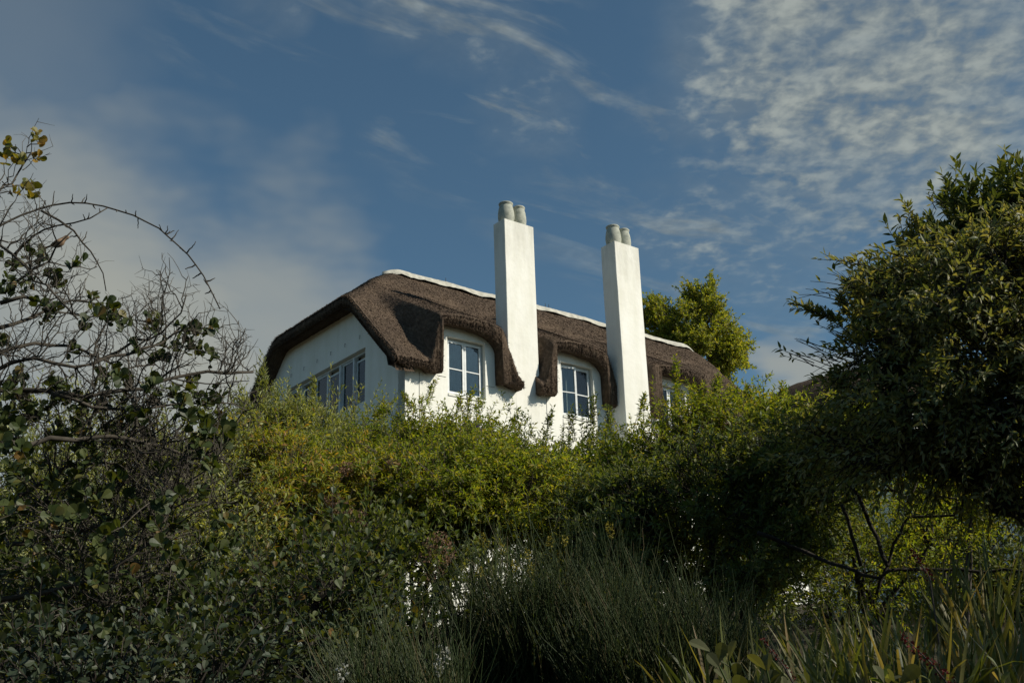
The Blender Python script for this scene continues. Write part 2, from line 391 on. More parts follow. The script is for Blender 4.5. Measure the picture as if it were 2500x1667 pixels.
class MB:
    """collects shapes for one mesh"""

    def __init__(self): self.v = []; self.q = []; self.t = []; self.n = 0

    def add(self, V, q=None, t=None):
        V = np.asarray(V, float)
        if q is not None and len(q): self.q.append(np.asarray(q, int) + self.n)
        if t is not None and len(t): self.t.append(np.asarray(t, int) + self.n)
        self.v.append(V); self.n += len(V)

    def box(self, x0, x1, y0, y1, z0, z1, bev=0.0):
        if bev <= 0:
            V = [(x, y, z) for x in (x0, x1) for y in (y0, y1) for z in (z0, z1)]
            self.add(V, [(0, 1, 3, 2), (4, 6, 7, 5), (0, 4, 5, 1), (2, 3, 7, 6), (0, 2, 6, 4), (1, 5, 7, 3)])
        else:
            b = bev; V = []; 
            for x, sx in ((x0, 1), (x1, -1)):
                for y, sy in ((y0, 1), (y1, -1)):
                    for z, sz in ((z0, 1), (z1, -1)):
                        V += [(x, y + sy * b, z + sz * b), (x + sx * b, y, z + sz * b), (x + sx * b, y + sy * b, z)]
            def i(a, c, d, k): return (a * 4 + c * 2 + d) * 3 + k
            q = []; t = []
            for a in (0, 1):
                q.append([i(a, 0, 0, 0), i(a, 0, 1, 0), i(a, 1, 1, 0), i(a, 1, 0, 0)])
                q.append([i(0, a, 0, 1), i(0, a, 1, 1), i(1, a, 1, 1), i(1, a, 0, 1)])
                q.append([i(0, 0, a, 2), i(0, 1, a, 2), i(1, 1, a, 2), i(1, 0, a, 2)])
                for c in (0, 1):
                    q.append([i(a, c, 0, 0), i(a, c, 1, 0), i(a, c, 1, 1), i(a, c, 0, 1)])
                    q.append([i(a, 0, c, 0), i(a, 1, c, 0), i(a, 1, c, 2), i(a, 0, c, 2)])
                    q.append([i(0, a, c, 1), i(1, a, c, 1), i(1, a, c, 2), i(0, a, c, 2)])
                    for d in (0, 1): t.append([i(a, c, d, 0), i(a, c, d, 1), i(a, c, d, 2)])
            self.add(V, q, t)

    def tube(self, pts, rad, n=5, cap=True):
        V, q, t = tube_arrays(np.asarray(pts, float), rad, n, cap); self.add(V, q, t)

    def lathe(self, prof, n=20, c=(0, 0, 0)):
        V = []; q = []
        for r, z in prof:
            for k in range(n):
                a = 2 * math.pi * k / n; V.append((c[0] + r * math.cos(a), c[1] + r * math.sin(a), c[2] + z))
        for i in range(len(prof) - 1):
            for k in range(n): q.append((i * n + k, i * n + (k + 1) % n, (i + 1) * n + (k + 1) % n, (i + 1) * n + k))
        self.add(V, q)

    def mesh(self, name, mat, smooth=False, tint=None):
        F = []
        if self.q: F.append(np.concatenate(self.q))
        if self.t: F.append(np.concatenate(self.t))
        return mk_mesh(name, np.concatenate(self.v), F, mat, smooth, tint)

    def obj(self, name, mat, parent=None, smooth=False, kind=None, label=None, tint=None):
        return link(name, self.mesh(name, mat, smooth, tint), parent, kind, label)


def tube_arrays(P, rad, n, cap=True):
    m = len(P); rad = np.broadcast_to(np.asarray(rad, float), (m,))
    T = np.gradient(P, axis=0); T /= np.linalg.norm(T, axis=1, keepdims=True) + 1e-9
    ref = np.array([0.31, 0.17, 0.93]) if abs(T[0, 2]) < 0.8 else np.array([0.93, 0.31, 0.1])
    A = np.cross(T, ref); A /= np.linalg.norm(A, axis=1, keepdims=True) + 1e-9
    B = np.cross(T, A)
    an = np.arange(n) * 2 * math.pi / n
    V = (P[:, None] + rad[:, None, None] * (np.cos(an)[None, :, None] * A[:, None] + np.sin(an)[None, :, None] * B[:, None])).reshape(-1, 3)
    i = np.arange(m - 1)[:, None] * n; k = np.arange(n)[None]; k2 = (k + 1) % n
    q = np.stack([i + k, i + k2, i + n + k2, i + n + k], -1).reshape(-1, 4)
    t = None
    if cap:
        t = [(0, j + 1, j) for j in range(1, n - 1)] + [((m - 1) * n, (m - 1) * n + j, (m - 1) * n + j + 1) for j in range(1, n - 1)]
    return V, q, t


def tubes_batch(PL, rad0, rad1, n=3):
    """PL (N,m,3) polylines of equal length -> verts, quads"""
    Nn, m, _ = PL.shape
    T = np.gradient(PL, axis=1); T /= np.linalg.norm(T, axis=2, keepdims=True) + 1e-9
    ref = np.array([0.31, 0.57, 0.33])
    A = np.cross(T, ref); A /= np.linalg.norm(A, axis=2, keepdims=True) + 1e-9
    B = np.cross(T, A)
    rr = (np.linspace(0, 1, m)[None] * (np.asarray(rad1) - np.asarray(rad0))[:, None] + np.asarray(rad0)[:, None])
    an = np.arange(n) * 2 * math.pi / n
    V = PL[:, :, None] + rr[:, :, None, None] * (np.cos(an)[None, None, :, None] * A[:, :, None] + np.sin(an)[None, None, :, None] * B[:, :, None])
    i = np.arange(m - 1)[:, None] * n; k = np.arange(n)[None]; k2 = (k + 1) % n
    q = np.stack([i + k, i + k2, i + n + k2, i + n + k], -1).reshape(-1, 4)
    q = (q[None] + (np.arange(Nn) * m * n)[:, None, None]).reshape(-1, 4)
    return V.reshape(-1, 3), q


# leaf outlines: length along +Y (0..1), blade in XY, face up +Z
def tpl_diamond(w=0.16, fold=0.05, droop=0.06):
    return np.array([(0, 0, 0), (w, 0.42, fold), (0, 1, -droop), (-w, 0.42, fold)]), np.array([(0, 1, 2), (0, 2, 3)])


def tpl_lance(w=0.14, fold=0.05, droop=0.12):
    V = np.array([(0, 0, 0), (w, 0.35, fold), (0, 0.42, 0.0), (-w, 0.35, fold), (w * 0.7, 0.7, fold * 0.7 - droop * 0.4), (-w * 0.7, 0.7, fold * 0.7 - droop * 0.4), (0, 1, -droop)])
    return V, np.array([(0, 1, 2), (0, 2, 3), (1, 4, 2), (3, 2, 5), (4, 6, 2), (2, 6, 5)])


def tpl_round(w=0.40, fold=0.07, droop=0.06):
    prof = [(0.0, 0.05), (0.16, 0.20), (0.45, 0.72), (0.70, 0.98), (0.88, 0.80), (0.97, 0.42)]
    V = [(0, 0, 0)]
    for y, k in prof[1:]: V += [(w * k, y, fold * k - droop * y * y), (0, y, -droop * y * y), (-w * k, y, fold * k - droop * y * y)]
    V.append((0, 1.0, -droop))
    T = [(0, 1, 2), (0, 2, 3)]
    for i in range(4):
        a = 1 + 3 * i; b = a + 3
        T += [(a, b, b + 1), (a, b + 1, a + 1), (a + 1, b + 1, b + 2), (a + 1, b + 2, a + 2)]
    a = 13; T += [(a, 16, a + 1), (a + 1, 16, a + 2)]
    return np.array(V), np.array(T)


def norm(a): return a / (np.linalg.norm(a, axis=-1, keepdims=True) + 1e-9)


def frames(D, up):
    """rotation matrices with local Y along D and local Z near up"""
    X = norm(np.cross(D, up)); Z = np.cross(X, D)
    return np.stack([X, D, Z], -1)


def scatter(tpl, pos, Mx, size, rng):
    V, T = tpl
    n = len(pos)
    W = np.einsum('nij,vj->nvi', Mx * size[:, None, None], V) + pos[:, None]
    F = (T[None] + (np.arange(n) * len(V))[:, None, None]).reshape(-1, T.shape[1])
    tint = np.repeat(rng.random(n), len(V))
    return W.reshape(-1, 3), F, tint


def leaf_objects(name, tpl, mat, pos, Mx, size, parent, origin):
    me = mk_mesh(name, tpl[0], tpl[1], mat)
    for p, m, s in zip(pos - origin, Mx, size):
        o = bpy.data.objects.new(name, me); COL.objects.link(o); o.parent = parent
        o.matrix_basis = Matrix(((m[0, 0] * s, m[0, 1] * s, m[0, 2] * s, p[0]), (m[1, 0] * s, m[1, 1] * s, m[1, 2] * s, p[1]), (m[2, 0] * s, m[2, 1] * s, m[2, 2] * s, p[2]), (0, 0, 0, 1)))


CAMP = np.array([0, 0, EYE])


def pick_front(pos, Mx, size, n, rng):
    """indices of the leaves that show largest: near the camera and in the picture"""
    r = pos - CAMP
    w = r @ _F; px = CX + FPX * (r @ _R) / w; py = CY - FPX * (r @ _U) / w
    ok = (w > 0.2) & (px > 0) & (px < 2500) & (py > 0) & (py < 1667)
    facing = np.abs(np.einsum('ni,ni->n', Mx[:, :, 2], norm(r)))
    score = size / np.maximum(w, 0.3) * (0.4 + facing) * (0.7 + 0.6 * rng.random(len(pos)))
    # leaves deep inside the crown are covered: prefer the near side
    d = np.linalg.norm(r, axis=1); score *= np.exp(-(d - d.min()) / 0.8)
    score[~ok] = -1
    k = np.argsort(-score)[:n]
    return k[score[k] > 0]


def ground_z(x, y):
    d = np.hypot(x, y)
    d = np.asarray(d, float)
    z = np.interp(d, [0, 1.6, 2.2, 3.6, 8, 16, 24, 40, 70, 200, 3000], [0, 0, 0.25, 1.35, 2.1, 2.9, 4.0, 6.0, 8.5, 10, 10])
    return z


# ------------------------------------------------------------------ plants: the general shrub


def curve(a, b, sag, m, rng, jit=0.0):
    t = np.linspace(0, 1, m)[:, None]
    mid = (a + b) / 2 + sag
    P = (1 - t) ** 2 * a + 2 * t * (1 - t) * mid + t * t * b
    if jit: P[1:-1] += rng.normal(0, jit, (m - 2, 3))
    return P


def shoots_to_leaves(S, D, Ln, per, rng, curl, leaf_len, spread, up_bias, jitter=0.25, start=0.1):
    """S,D (n,3) starts and directions, Ln (n,) lengths -> polylines and leaf frames"""
    n = len(S)
    m = 5
    t = np.linspace(0, 1, m)
    side = norm(rng.normal(0, 1, (n, 3)))
    PL = S[:, None] + D[:, None] * (Ln[:, None] * t)[:, :, None] + side[:, None] * (Ln[:, None] * 0.10 * t ** 2)[:, :, None]
    PL[:, :, 2] += (curl[:, None] * Ln[:, None] * t ** 2)
    u = np.linspace(start, 1.0, per)[None] + rng.normal(0, 0.4 / per, (n, per)); u = np.clip(u, 0, 1)
    f = u * (m - 1); i0 = np.minimum(f.astype(int), m - 2); w = (f - i0)[:, :, None]
    rows = np.arange(n)[:, None]
    P = PL[rows, i0] * (1 - w) + PL[rows, i0 + 1] * w
    T = norm(PL[rows, i0 + 1] - PL[rows, i0])
    ref = norm(np.cross(T, np.array([0.2, 0.1, 0.97]))); B = np.cross(T, ref)
    ang = (np.arange(per)[None] * 2.399 + rng.random((n, 1)) * 6.28 + rng.normal(0, 0.4, (n, per)))[:, :, None]
    out = np.cos(ang) * ref + np.sin(ang) * B
    sp = spread * (1.0 - 0.45 * u)[:, :, None]
    LD = norm(T * (1 - sp * 0.45) + out * sp + rng.normal(0, jitter, (n, per, 3)) + np.array([0, 0, up_bias]))
    LD = LD.reshape(-1, 3); P = P.reshape(-1, 3)
    # blades turn towards the light
    Z = norm(T.reshape(-1, 3) * 0.40 + np.array([0, 0, 0.6]) - sd * 0.25 + rng.normal(0, 0.38, LD.shape))
    size = leaf_len * (1.0 - 0.25 * u.ravel()) * rng.uniform(0.65, 1.25, len(LD))
    return PL, P, frames(LD, Z), size


def sample_blob(b, n, rng, shell=0.45):
    c, r = np.asarray(b[0], float), np.asarray(b[1], float)
    d = norm(rng.normal(0, 1, (n, 3)))
    rad = shell + (1 - shell) * rng.random(n) ** 0.7
    return c + d * rad[:, None] * r, d


def shrub(name, label, cat, base, blobs, leaf=('diamond', 0.16), leaf_len=0.055, nshoot=1600, per=26, shoot=(0.25, 0.55), mat='l_bright', bark='bark',
          clusters=60, csize=0.22, up=0.5, curl=(-0.15, 0.15), spread=0.9, stems=6, seed=1, group=None, parts=0, shell=0.45, tall=0, wild=0.0, stem_r=0.035, twig_r=0.004,
          extra=None, sub='diamond', jitter=0.25, trunk=None, up_bias=0.1, flat=1.0, holes=None):
    """a woody plant: stems from the base to leaf clusters, shoots round each cluster, leaves along each shoot"""
    rng = np.random.default_rng(seed)
    base = np.asarray(base, float)
    root = thing(name, label, cat, tuple(base), 0, group)
    C, O = [], []
    wts = np.array([b[2] if len(b) > 2 else float(np.prod(b[1])) ** 0.66 for b in blobs]); wts = wts / wts.sum()
    sh = 0.5 * (shoot[0] + shoot[1])
    for b, w in zip(blobs, wts):
        b = (np.asarray(b[0]) - np.array([0, 0, 0.45 * sh * (0.3 + up)]), np.maximum(0.12, np.asarray(b[1]) - 0.30 * sh))
        k = max(2, int(round(clusters * w))); c, d = sample_blob(b, k, rng, shell)
        c[:, 2] = np.maximum(c[:, 2], ground_z(c[:, 0], c[:, 1]) + 0.15)
        C.append(c); O.append(d)
    C = np.concatenate(C); O = np.concatenate(O)
    # stems
    mid = np.mean([b[0] for b in blobs], axis=0)
    order = rng.permutation(len(C))
    ends = C[order[:stems]]
    mains = []
    if trunk is not None:
        for P, r0, r1, nm in trunk:
            P = np.asarray(P, float); mb = MB(); mb.tube(P - base, np.linspace(r0, r1, len(P)), 8); mb.obj(nm, MAT[bark], root, True); mains.append(P)
    for e in ends:
        b0 = base + np.append(rng.normal(0, 0.10, 2), -0.05) if trunk is None else mains[0][rng.integers(max(1, len(mains[0]) // 2), len(mains[0]))]
        P = curve(b0, e, np.array([0, 0, -0.1 * np.linalg.norm(e - b0)]) * (1 if trunk is not None else -1) + rng.normal(0, 0.12, 3), 8, rng, 0.02)
        mb = MB(); mb.tube(P - base, np.linspace(stem_r, stem_r * 0.3, 8), 6); mb.obj('stem' if trunk is None else 'branch', MAT[bark], root, True); mains.append(P)
    # thin twigs from the stems to every cluster
    allm = np.concatenate(mains)
    dist = np.linalg.norm(C[:, None] - allm[None], axis=2) + 0.35 * np.maximum(0, allm[None, :, 2] - C[:, None, 2])
    a0 = allm[np.argmin(dist, axis=1)]
    t = np.linspace(0, 1, 5)[None, :, None]
    PLt = a0[:, None] * (1 - t) + C[:, None] * t + rng.normal(0, 0.025, (len(C), 5, 3)); PLt[:, :, 2] += 0.1 * np.sin(np.linspace(0, math.pi, 5))[None]
    V1, Q1 = tubes_batch(PLt, np.full(len(C), stem_r * 0.35), np.full(len(C), twig_r * 1.3), 4)
    # shoots
    ci = rng.integers(0, len(C), nshoot)
    S = C[ci] + rng.normal(0, csize, (nshoot, 3)) * np.array([1, 1, flat])
    D = norm(O[ci] * 0.55 + norm(S - mid) * 0.5 + np.array([0, 0, up]) + rng.normal(0, 0.45, (nshoot, 3)))
    Ln = rng.uniform(*shoot, nshoot); cu = rng.uniform(*curl, nshoot)
    if wild > 0:   # a few long whips that leave the outline
        k = rng.random(nshoot) < wild; Ln[k] *= rng.uniform(1.5, 2.4, k.sum()); D[k] = norm(D[k] + np.array([0, 0, 0.5])); cu[k] *= 1.5
    if extra is not None:   # shoots placed on purpose: (start, end)
        S = np.concatenate([S, [e[0] for e in extra]]); d = np.array([np.asarray(e[1]) - np.asarray(e[0]) for e in extra])
        D = np.concatenate([D, norm(d)]); Ln = np.concatenate([Ln, np.linalg.norm(d, axis=1)]); cu = np.concatenate([cu, np.zeros(len(extra))])
    PL, P, Mx, size = shoots_to_leaves(S, D, Ln, per, rng, cu, leaf_len, spread, up_bias, jitter)
    V2, Q2 = tubes_batch(PL, np.full(len(PL), twig_r), np.full(len(PL), twig_r * 0.4), 3)
    tw = mk_mesh('twigs', np.concatenate([V1, V2]) - base, [np.concatenate([Q1, Q2 + len(V1)])], MAT[bark])
    link('twigs', tw, root, 'stuff')
    tpl = {'diamond': tpl_diamond, 'lance': tpl_lance, 'round': tpl_round}[leaf[0]](*leaf[1:])
    gz = ground_z(P[:, 0], P[:, 1]); ok = P[:, 2] > gz + 0.03
    P, Mx, size = P[ok], Mx[ok], size[ok]
    if holes:   # pockets between the leaf clumps
        nh, h0, h1 = holes
        hc = P[rng.integers(0, len(P), nh)]; hr = rng.uniform(h0, h1, nh); cut = np.zeros(len(P), bool)
        for c_, r_ in zip(hc, hr): cut |= ((P - c_) ** 2 * np.array([1, 1, 1.8])).sum(1) < r_ * r_
        cut &= rng.random(len(P)) < 0.93
        P, Mx, size = P[~cut], Mx[~cut], size[~cut]
    if parts:
        k = pick_front(P, Mx, size, parts, rng)
        leaf_objects('leaf', tpl, MAT[mat], P[k], Mx[k], size[k], root, base)
        keep = np.ones(len(P), bool); keep[k] = False; P, Mx, size = P[keep], Mx[keep], size[keep]
    V, F, tint = scatter(tpl, P - base, Mx, size, rng)
    link('crown' if trunk is not None else 'foliage', mk_mesh('foliage', V, F, MAT[mat], False, tint), root, 'stuff')
    return root


# ------------------------------------------------------------------ ground


def build_ground():
    ds = np.concatenate([np.linspace(0.05, 6, 26), np.linspace(6.5, 40, 50), np.geomspace(43, 3000, 22)])
    an = np.linspace(0, 2 * math.pi, 97)[:-1]
    D, A = np.meshgrid(ds, an, indexing='ij')
    x, y = D * np.sin(A), D * np.cos(A)
    z = ground_z(x, y) + 0.05 * np.sin(x * 2.1 + 1) * np.sin(y * 1.7) * np.clip(D - 2.5, 0, 1) + 0.03 * np.sin(x * 5.3) * np.cos(y * 4.9) * np.clip(D - 2.5, 0, 1)
    V = np.stack([x, y, z], -1).reshape(-1, 3); m = len(an)
    i = np.arange(len(ds) - 1)[:, None] * m; k = np.arange(m)[None]; k2 = (k + 1) % m
    q = np.stack([i + k, i + m + k, i + m + k2, i + k2], -1).reshape(-1, 4)
    o = link('ground', mk_mesh('ground', V, q, MAT['soil'], True)); o['kind'] = 'structure'


build_ground()

# ------------------------------------------------------------------ the house
r0 = raydir(988.7, 940)
HO = np.array([r0[0], r0[1]]) / math.hypot(r0[0], r0[1]) * 27.0      # near corner of the house on the ground
ZB = 2.3                                                             # base of the walls above the eye
HROT = math.pi / 2 - YAW
HX = np.array([math.sin(YAW), math.cos(YAW), 0]); HY = np.array([-math.cos(YAW), math.sin(YAW), 0])


def hw(X, Y, Z): return np.array([HO[0], HO[1], EYE]) + HX * X + HY * Y + np.array([0, 0, Z])


YR, WD = 4.41, 8.82
XE = 15.0
DORMERS = [(0.52, 0.92, 2.82, 3.36, 0.93, 2.78), (4.22, 4.64, 6.54, 6.94, 4.70, 6.52), (7.75, 8.50, 10.55, 11.2, 8.66, 10.5)]


def sst(x, a, b):
    t = np.clip((x - a) / (b - a), 0, 1); return t * t * (3 - 2 * t)


def smin(a, b, k): h = np.clip(0.5 + 0.5 * (b - a) / k, 0, 1); return b * (1 - h) + a * h - k * h * (1 - h)
def smax(a, b, k): return -smin(-a, -b, k)


def roof_z(X, Y):
    wav = 0.05 * np.sin(X * 0.9 + 0.5) + 0.03 * np.sin(X * 2.3 + Y)
    f = 9.55 + 0.96 * Y + wav * np.clip(Y, 0, 1)
    b = 9.55 + 0.96 * (WD - Y)
    z = smin(f, b, 0.25)
    z = smin(z, 11.72 + (X + 0.42) * 0.75, 0.30)
    z = smin(z, 13.2 + (XE + 0.45 - X) * 1.0, 0.35)
    z = z - 0.05 * sst(X, 11.5, 15)
    # the thicker course of thatch under the ridge, with its lip
    lip = 12.72 - 0.30 * sst(X, 2.2, 4.2) + 0.16 * np.sin(X * 1.9 + 0.4) + 0.05 * np.sin(X * 5.1)
    z = z + 0.08 * sst(z, lip - 0.03, lip + 0.05) * (1 - 0.75 * sst(z, lip + 0.1, 13.75))
    for x0, x1, x2, x3, o0, o1 in DORMERS:
        c = (o0 + o1) / 2; hwid = (x2 - x1) / 2
        w = sst(X, x0, x1) * (1 - sst(X, x2, x3))
        d = 10.69 + 0.54 * (Y + 0.3) - 0.10 * ((X - c) / hwid) ** 2
        g = smax(z, d, 0.35) - z
        fade = 1 - sst(Y, 2.4, 3.8)
        # the dormer narrows towards the back so that it dies into the slope
        z = z + g * w * fade
    return z


def eave_bottom(X):
    z = np.full_like(X, 9.02) + 0.03 * np.sin(X * 7) + 0.02 * np.sin(X * 17 + 1)
    for x0, x1, x2, x3, o0, o1 in DORMERS:
        # arch over the opening: square at one corner, rounded at the other
        r = 0.55
        top = 10.36 - 0.10 * sst(X, o1 - 1.2, o1)
        q = np.clip((X - (o1 - r)) / r, 0, 1); top = top - r * 0.75 * (1 - np.sqrt(np.maximum(0, 1 - q ** 2)))
        q2 = np.clip(((o0 + 0.18) - X) / 0.18, 0, 1); top = top - 0.16 * (1 - np.sqrt(np.maximum(0, 1 - q2 ** 2)))
        inside = (X > o0) & (X < o1)
        z = np.where(inside, np.maximum(z, top), z)
    return z


def eave_y(X):
    y = np.full_like(X, -0.30) + 0.015 * np.sin(X * 11) + 0.01 * np.sin(X * 23 + 2)
    y = np.where((X > 3.44) & (X < 4.14), 0.40, y)
    y = np.where((X > 6.86) & (X < 7.72), 0.05, y)
    return y


def build_house():
    rng = np.random.default_rng(5)
    root = thing('thatched_house', 'white two-storey house with brown thatched roof and two tall chimneys on the slope', 'house', (HO[0], HO[1], EYE + ZB), HROT)
    zo = ZB
    # --- facade with window openings
    WINS = [(1.28, 2.47, 8.59, 10.14), (5.06, 6.23, 8.59, 10.14), (8.72, 9.90, 8.59, 10.14)]
    TH = 0.32
    mb = MB()
    xs = sorted({0.0, 0.86, 1.28, 2.47, 2.86, 4.66, 5.06, 6.23, 6.56, 8.6, 8.72, 9.90, 10.6, XE - 0.3})
    zs = [ZB - 1.2, 8.59, 9.35, 10.14, 10.55]

    def inside(x, z):
        for a, b, c, d in WINS:
            if a < x < b and c < z < d: return False
        dorm = any(d[4] - 0.1 < x < d[5] + 0.12 for d in DORMERS)
        return z < (10.56 if dorm else 9.36)
    cells = {(i, j) for i in range(len(xs) - 1) for j in range(len(zs) - 1) if inside((xs[i] + xs[i + 1]) / 2, (zs[j] + zs[j + 1]) / 2)}
    for i, j in cells:
        x0, x1, z0, z1 = xs[i], xs[i + 1], zs[j] - zo, zs[j + 1] - zo
        mb.add([(x0, 0, z0), (x1, 0, z0), (x1, 0, z1), (x0, 0, z1)], [(0, 1, 2, 3)])
        mb.add([(x0, TH, z0), (x1, TH, z0), (x1, TH, z1), (x0, TH, z1)], [(3, 2, 1, 0)])
        for (di, dj, e) in ((-1, 0, ((x0, z0), (x0, z1))), (1, 0, ((x1, z0), (x1, z1))), (0, -1, ((x0, z0), (x1, z0))), (0, 1, ((x0, z1), (x1, z1)))):
            if (i + di, j + dj) not in cells:
                (ax, az), (bx_, bz) = e
                mb.add([(ax, 0, az), (bx_, 0, bz), (bx_, TH, bz), (ax, TH, az)], [(0, 1, 2, 3)])
    mb.obj('front_wall', MAT['plaster'], root)
    # --- gable wall with the long strip window
    GW = (1.93, 6.38, 8.66, 10.17)
    mb = MB()
    def gt(y): return min(9.30 + 0.96 * y, 11.52, 9.30 + 0.96 * (WD - y)) - zo
    ys = [0.0, 1.0, 1.93, 2.31, 4.4, 6.38, 6.51, 7.6, WD]
    for y0, y1 in zip(ys[:-1], ys[1:]):
        b = ZB - 1.2 - zo
        bands = [(b, b, gt(y0), gt(y1))] if not (GW[0] <= (y0 + y1) / 2 <= GW[1]) else [(b, b, GW[2] - zo, GW[2] - zo), (GW[3] - zo, GW[3] - zo, gt(y0), gt(y1))]
        for a0, a1, b0, b1 in bands:
            mb.add([(0, y0, a0), (0, y1, a1), (0, y1, b1), (0, y0, b0)], [(0, 3, 2, 1)])
            mb.add([(TH, y0, a0), (TH, y1, a1), (TH, y1, b1), (TH, y0, b0)], [(0, 1, 2, 3)])
    y0, y1, z0, z1 = GW[0], GW[1], GW[2] - zo, GW[3] - zo
    for A, B in (((y0, z0), (y1, z0)), ((y1, z0), (y1, z1)), ((y1, z1), (y0, z1)), ((y0, z1), (y0, z0))):
        mb.add([(0, A[0], A[1]), (0, B[0], B[1]), (TH, B[0], B[1]), (TH, A[0], A[1])], [(0, 1, 2, 3)])
    mb.obj('gable_wall', MAT['plaster'], root)
    mb = MB()
    mb.box(XE - 0.62, XE - 0.32, TH + .01, WD - TH, ZB - 1.2 - zo, 9.2 - zo)
    mb.box(TH + .01, XE - 0.64, WD - TH, WD, ZB - 1.2 - zo, 9.3 - zo)
    mb.obj('rear_wall', MAT['plaster'], root)
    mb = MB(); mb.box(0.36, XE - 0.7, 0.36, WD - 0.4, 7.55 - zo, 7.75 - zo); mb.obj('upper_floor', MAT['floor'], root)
    # --- casement windows
    for wi, (a, b, c, d) in enumerate(WINS):
        yb = 0.15
        mb = MB(); fw = 0.06
        mb.box(a, b, yb, yb + 0.07, d - fw - zo, d - zo - .002); mb.box(a, b, yb, yb + 0.07, c - zo + .002, c + fw - zo)
        mb.box(a + .002, a + fw, yb, yb + 0.07, c + fw - zo, d - fw - zo); mb.box(b - fw, b - .002, yb, yb + 0.07, c + fw - zo, d - fw - zo)
        win = mb.obj('window', MAT['frame'], root)
        mid = (a + b) / 2
        for si, (p, q) in enumerate(((a + fw, mid), (mid, b - fw))):
            sash = MB(); s = 0.055; zz0, zz1 = c + fw - zo + .004, d - fw - zo - .004
            p2, q2 = p + .004, q - .004
            w2 = q2 - p2
            sash.box(0, w2, -0.035, 0.02, 0, s); sash.box(0, w2, -0.035, 0.02, zz1 - zz0 - s, zz1 - zz0)
            sash.box(0, s, -0.035, 0.02, s, zz1 - zz0 - s); sash.box(w2 - s, w2, -0.035, 0.02, s, zz1 - zz0 - s)
            zm = (zz1 - zz0) * 0.47
            sash.box(s, w2 - s, -0.03, 0.01, zm - 0.014, zm + 0.014)
            so = sash.obj('sash', MAT['frame'], win); so.location = (p2, yb - 0.01, zz0)
            if wi == 1 and si == 0: so.rotation_euler = (0, 0, R_(-9))      # left ajar
            for (g0, g1) in ((s, zm - 0.014), (zm + 0.014, zz1 - zz0 - s)):
                g = MB(); g.box(s, w2 - s, -0.012, -0.006, g0, g1); go = g.obj('pane', MAT['glass'], win); go.matrix_basis = so.matrix_basis
                go.location = so.location; go.rotation_euler = so.rotation_euler
        # drawn curtain close behind the glass
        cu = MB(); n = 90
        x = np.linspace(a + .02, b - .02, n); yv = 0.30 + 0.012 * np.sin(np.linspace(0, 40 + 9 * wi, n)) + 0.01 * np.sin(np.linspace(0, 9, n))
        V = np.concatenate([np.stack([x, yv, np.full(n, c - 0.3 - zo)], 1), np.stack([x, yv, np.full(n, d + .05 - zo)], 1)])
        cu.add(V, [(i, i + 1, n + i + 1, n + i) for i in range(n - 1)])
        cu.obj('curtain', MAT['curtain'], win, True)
        sl = MB(); sl.box(a + .002, b - .002, -0.025, yb, c - 0.05 - zo, c - zo + .001, 0.008); sl.obj('sill', MAT['plaster'], win)
    # --- strip window in the gable: six lights
    mb = MB(); xb = 0.13; fw = 0.07
    ya, ye, za, ze = GW[0], GW[1], GW[2] - zo, GW[3] - zo
    mb.box(xb, xb + 0.09, ya, ye, ze - fw, ze - .002); mb.box(xb, xb + 0.09, ya, ye, za + .002, za + fw)
    mb.box(xb, xb + 0.09, ya + .002, ya + fw, za + fw, ze - fw); mb.box(xb, xb + 0.09, ye - fw, ye - .002, za + fw, ze - fw)
    win = mb.obj('strip_window', MAT['gframe'], root)
    n = 6; step = (ye - ya) / n
    for k in range(1, n):
        m2 = MB(); ww = 0.07 if k in (1, 2, 4, 5) else 0.04; yc = ya + k * step
        m2.box(xb - (0.05 if ww > .05 else 0), xb + 0.08, yc - ww / 2, yc + ww / 2, za + fw + .001, ze - fw - .001); m2.obj('mullion', MAT['gframe'], win)
    for k in range(n):
        p, q = ya + k * step + 0.045, ya + (k + 1) * step - 0.045
        s = 0.05; m2 = MB(); zz0, zz1 = za + fw + .005, ze - fw - .12 * (k % 2 == 0) - .005
        x0, x1 = xb + 0.02, xb + 0.06
        m2.box(x0, x1, p, q, zz0, zz0 + s); m2.box(x0, x1, p, q, zz1 - s, zz1)
        m2.box(x0, x1, p, p + s, zz0 + s, zz1 - s); m2.box(x0, x1, q - s, q, zz0 + s, zz1 - s)
        m2.obj('sash', MAT['gframe'], win)
        m2 = MB(); m2.box(x0 + .015, x0 + .02, p + s, q - s, zz0 + s, zz1 - s); m2.obj('pane', MAT['glass'], win)
        m2 = MB(); bl = (0.10 if k in (0, 1) else 0.0); m2.box(0.28, 0.285, p + bl, q + .03, za - .1, ze); m2.obj('blind', MAT['blind'], win)
    # --- small hooks in a row above that window
    for k, y in enumerate(np.linspace(2.2, 6.1, 6)):
        m2 = MB(); z = 10.52 - zo; m2.tube([(0.01, y, z + 0.05), (-0.03, y, z + 0.05), (-0.03, y, z - 0.05)], [0.007] * 3, 5); m2.obj('hook', MAT['iron'], root)
    # --- thin tubes standing in for the seams and cracks of the facade
    for (xa, za_, xb_, zb_, r) in ((0.42, 9.0, 0.42, 6.0, .006), (3.46, 9.0, 3.46, 6.2, .006), (3.95, 9.1, 3.95, 6.2, .005), (4.5, 9.0, 4.5, 6.2, .006), (5.06, 8.5, 5.06, 6.2, .005), (0.95, 9.02, 1.22, 9.02, .006), (2.50, 9.0, 2.76, 9.0, .007), (6.26, 9.0, 6.55, 9.0, .006)):
        m2 = MB(); m2.tube([(xa, -0.006, za_ - zo), (xb_, -0.006, zb_ - zo)], [r, r], 5); m2.obj('wall_seam', MAT['seam'], root)

    # --- thatch
    X = np.arange(-0.42, XE + 0.05, 0.10)
    fine = []
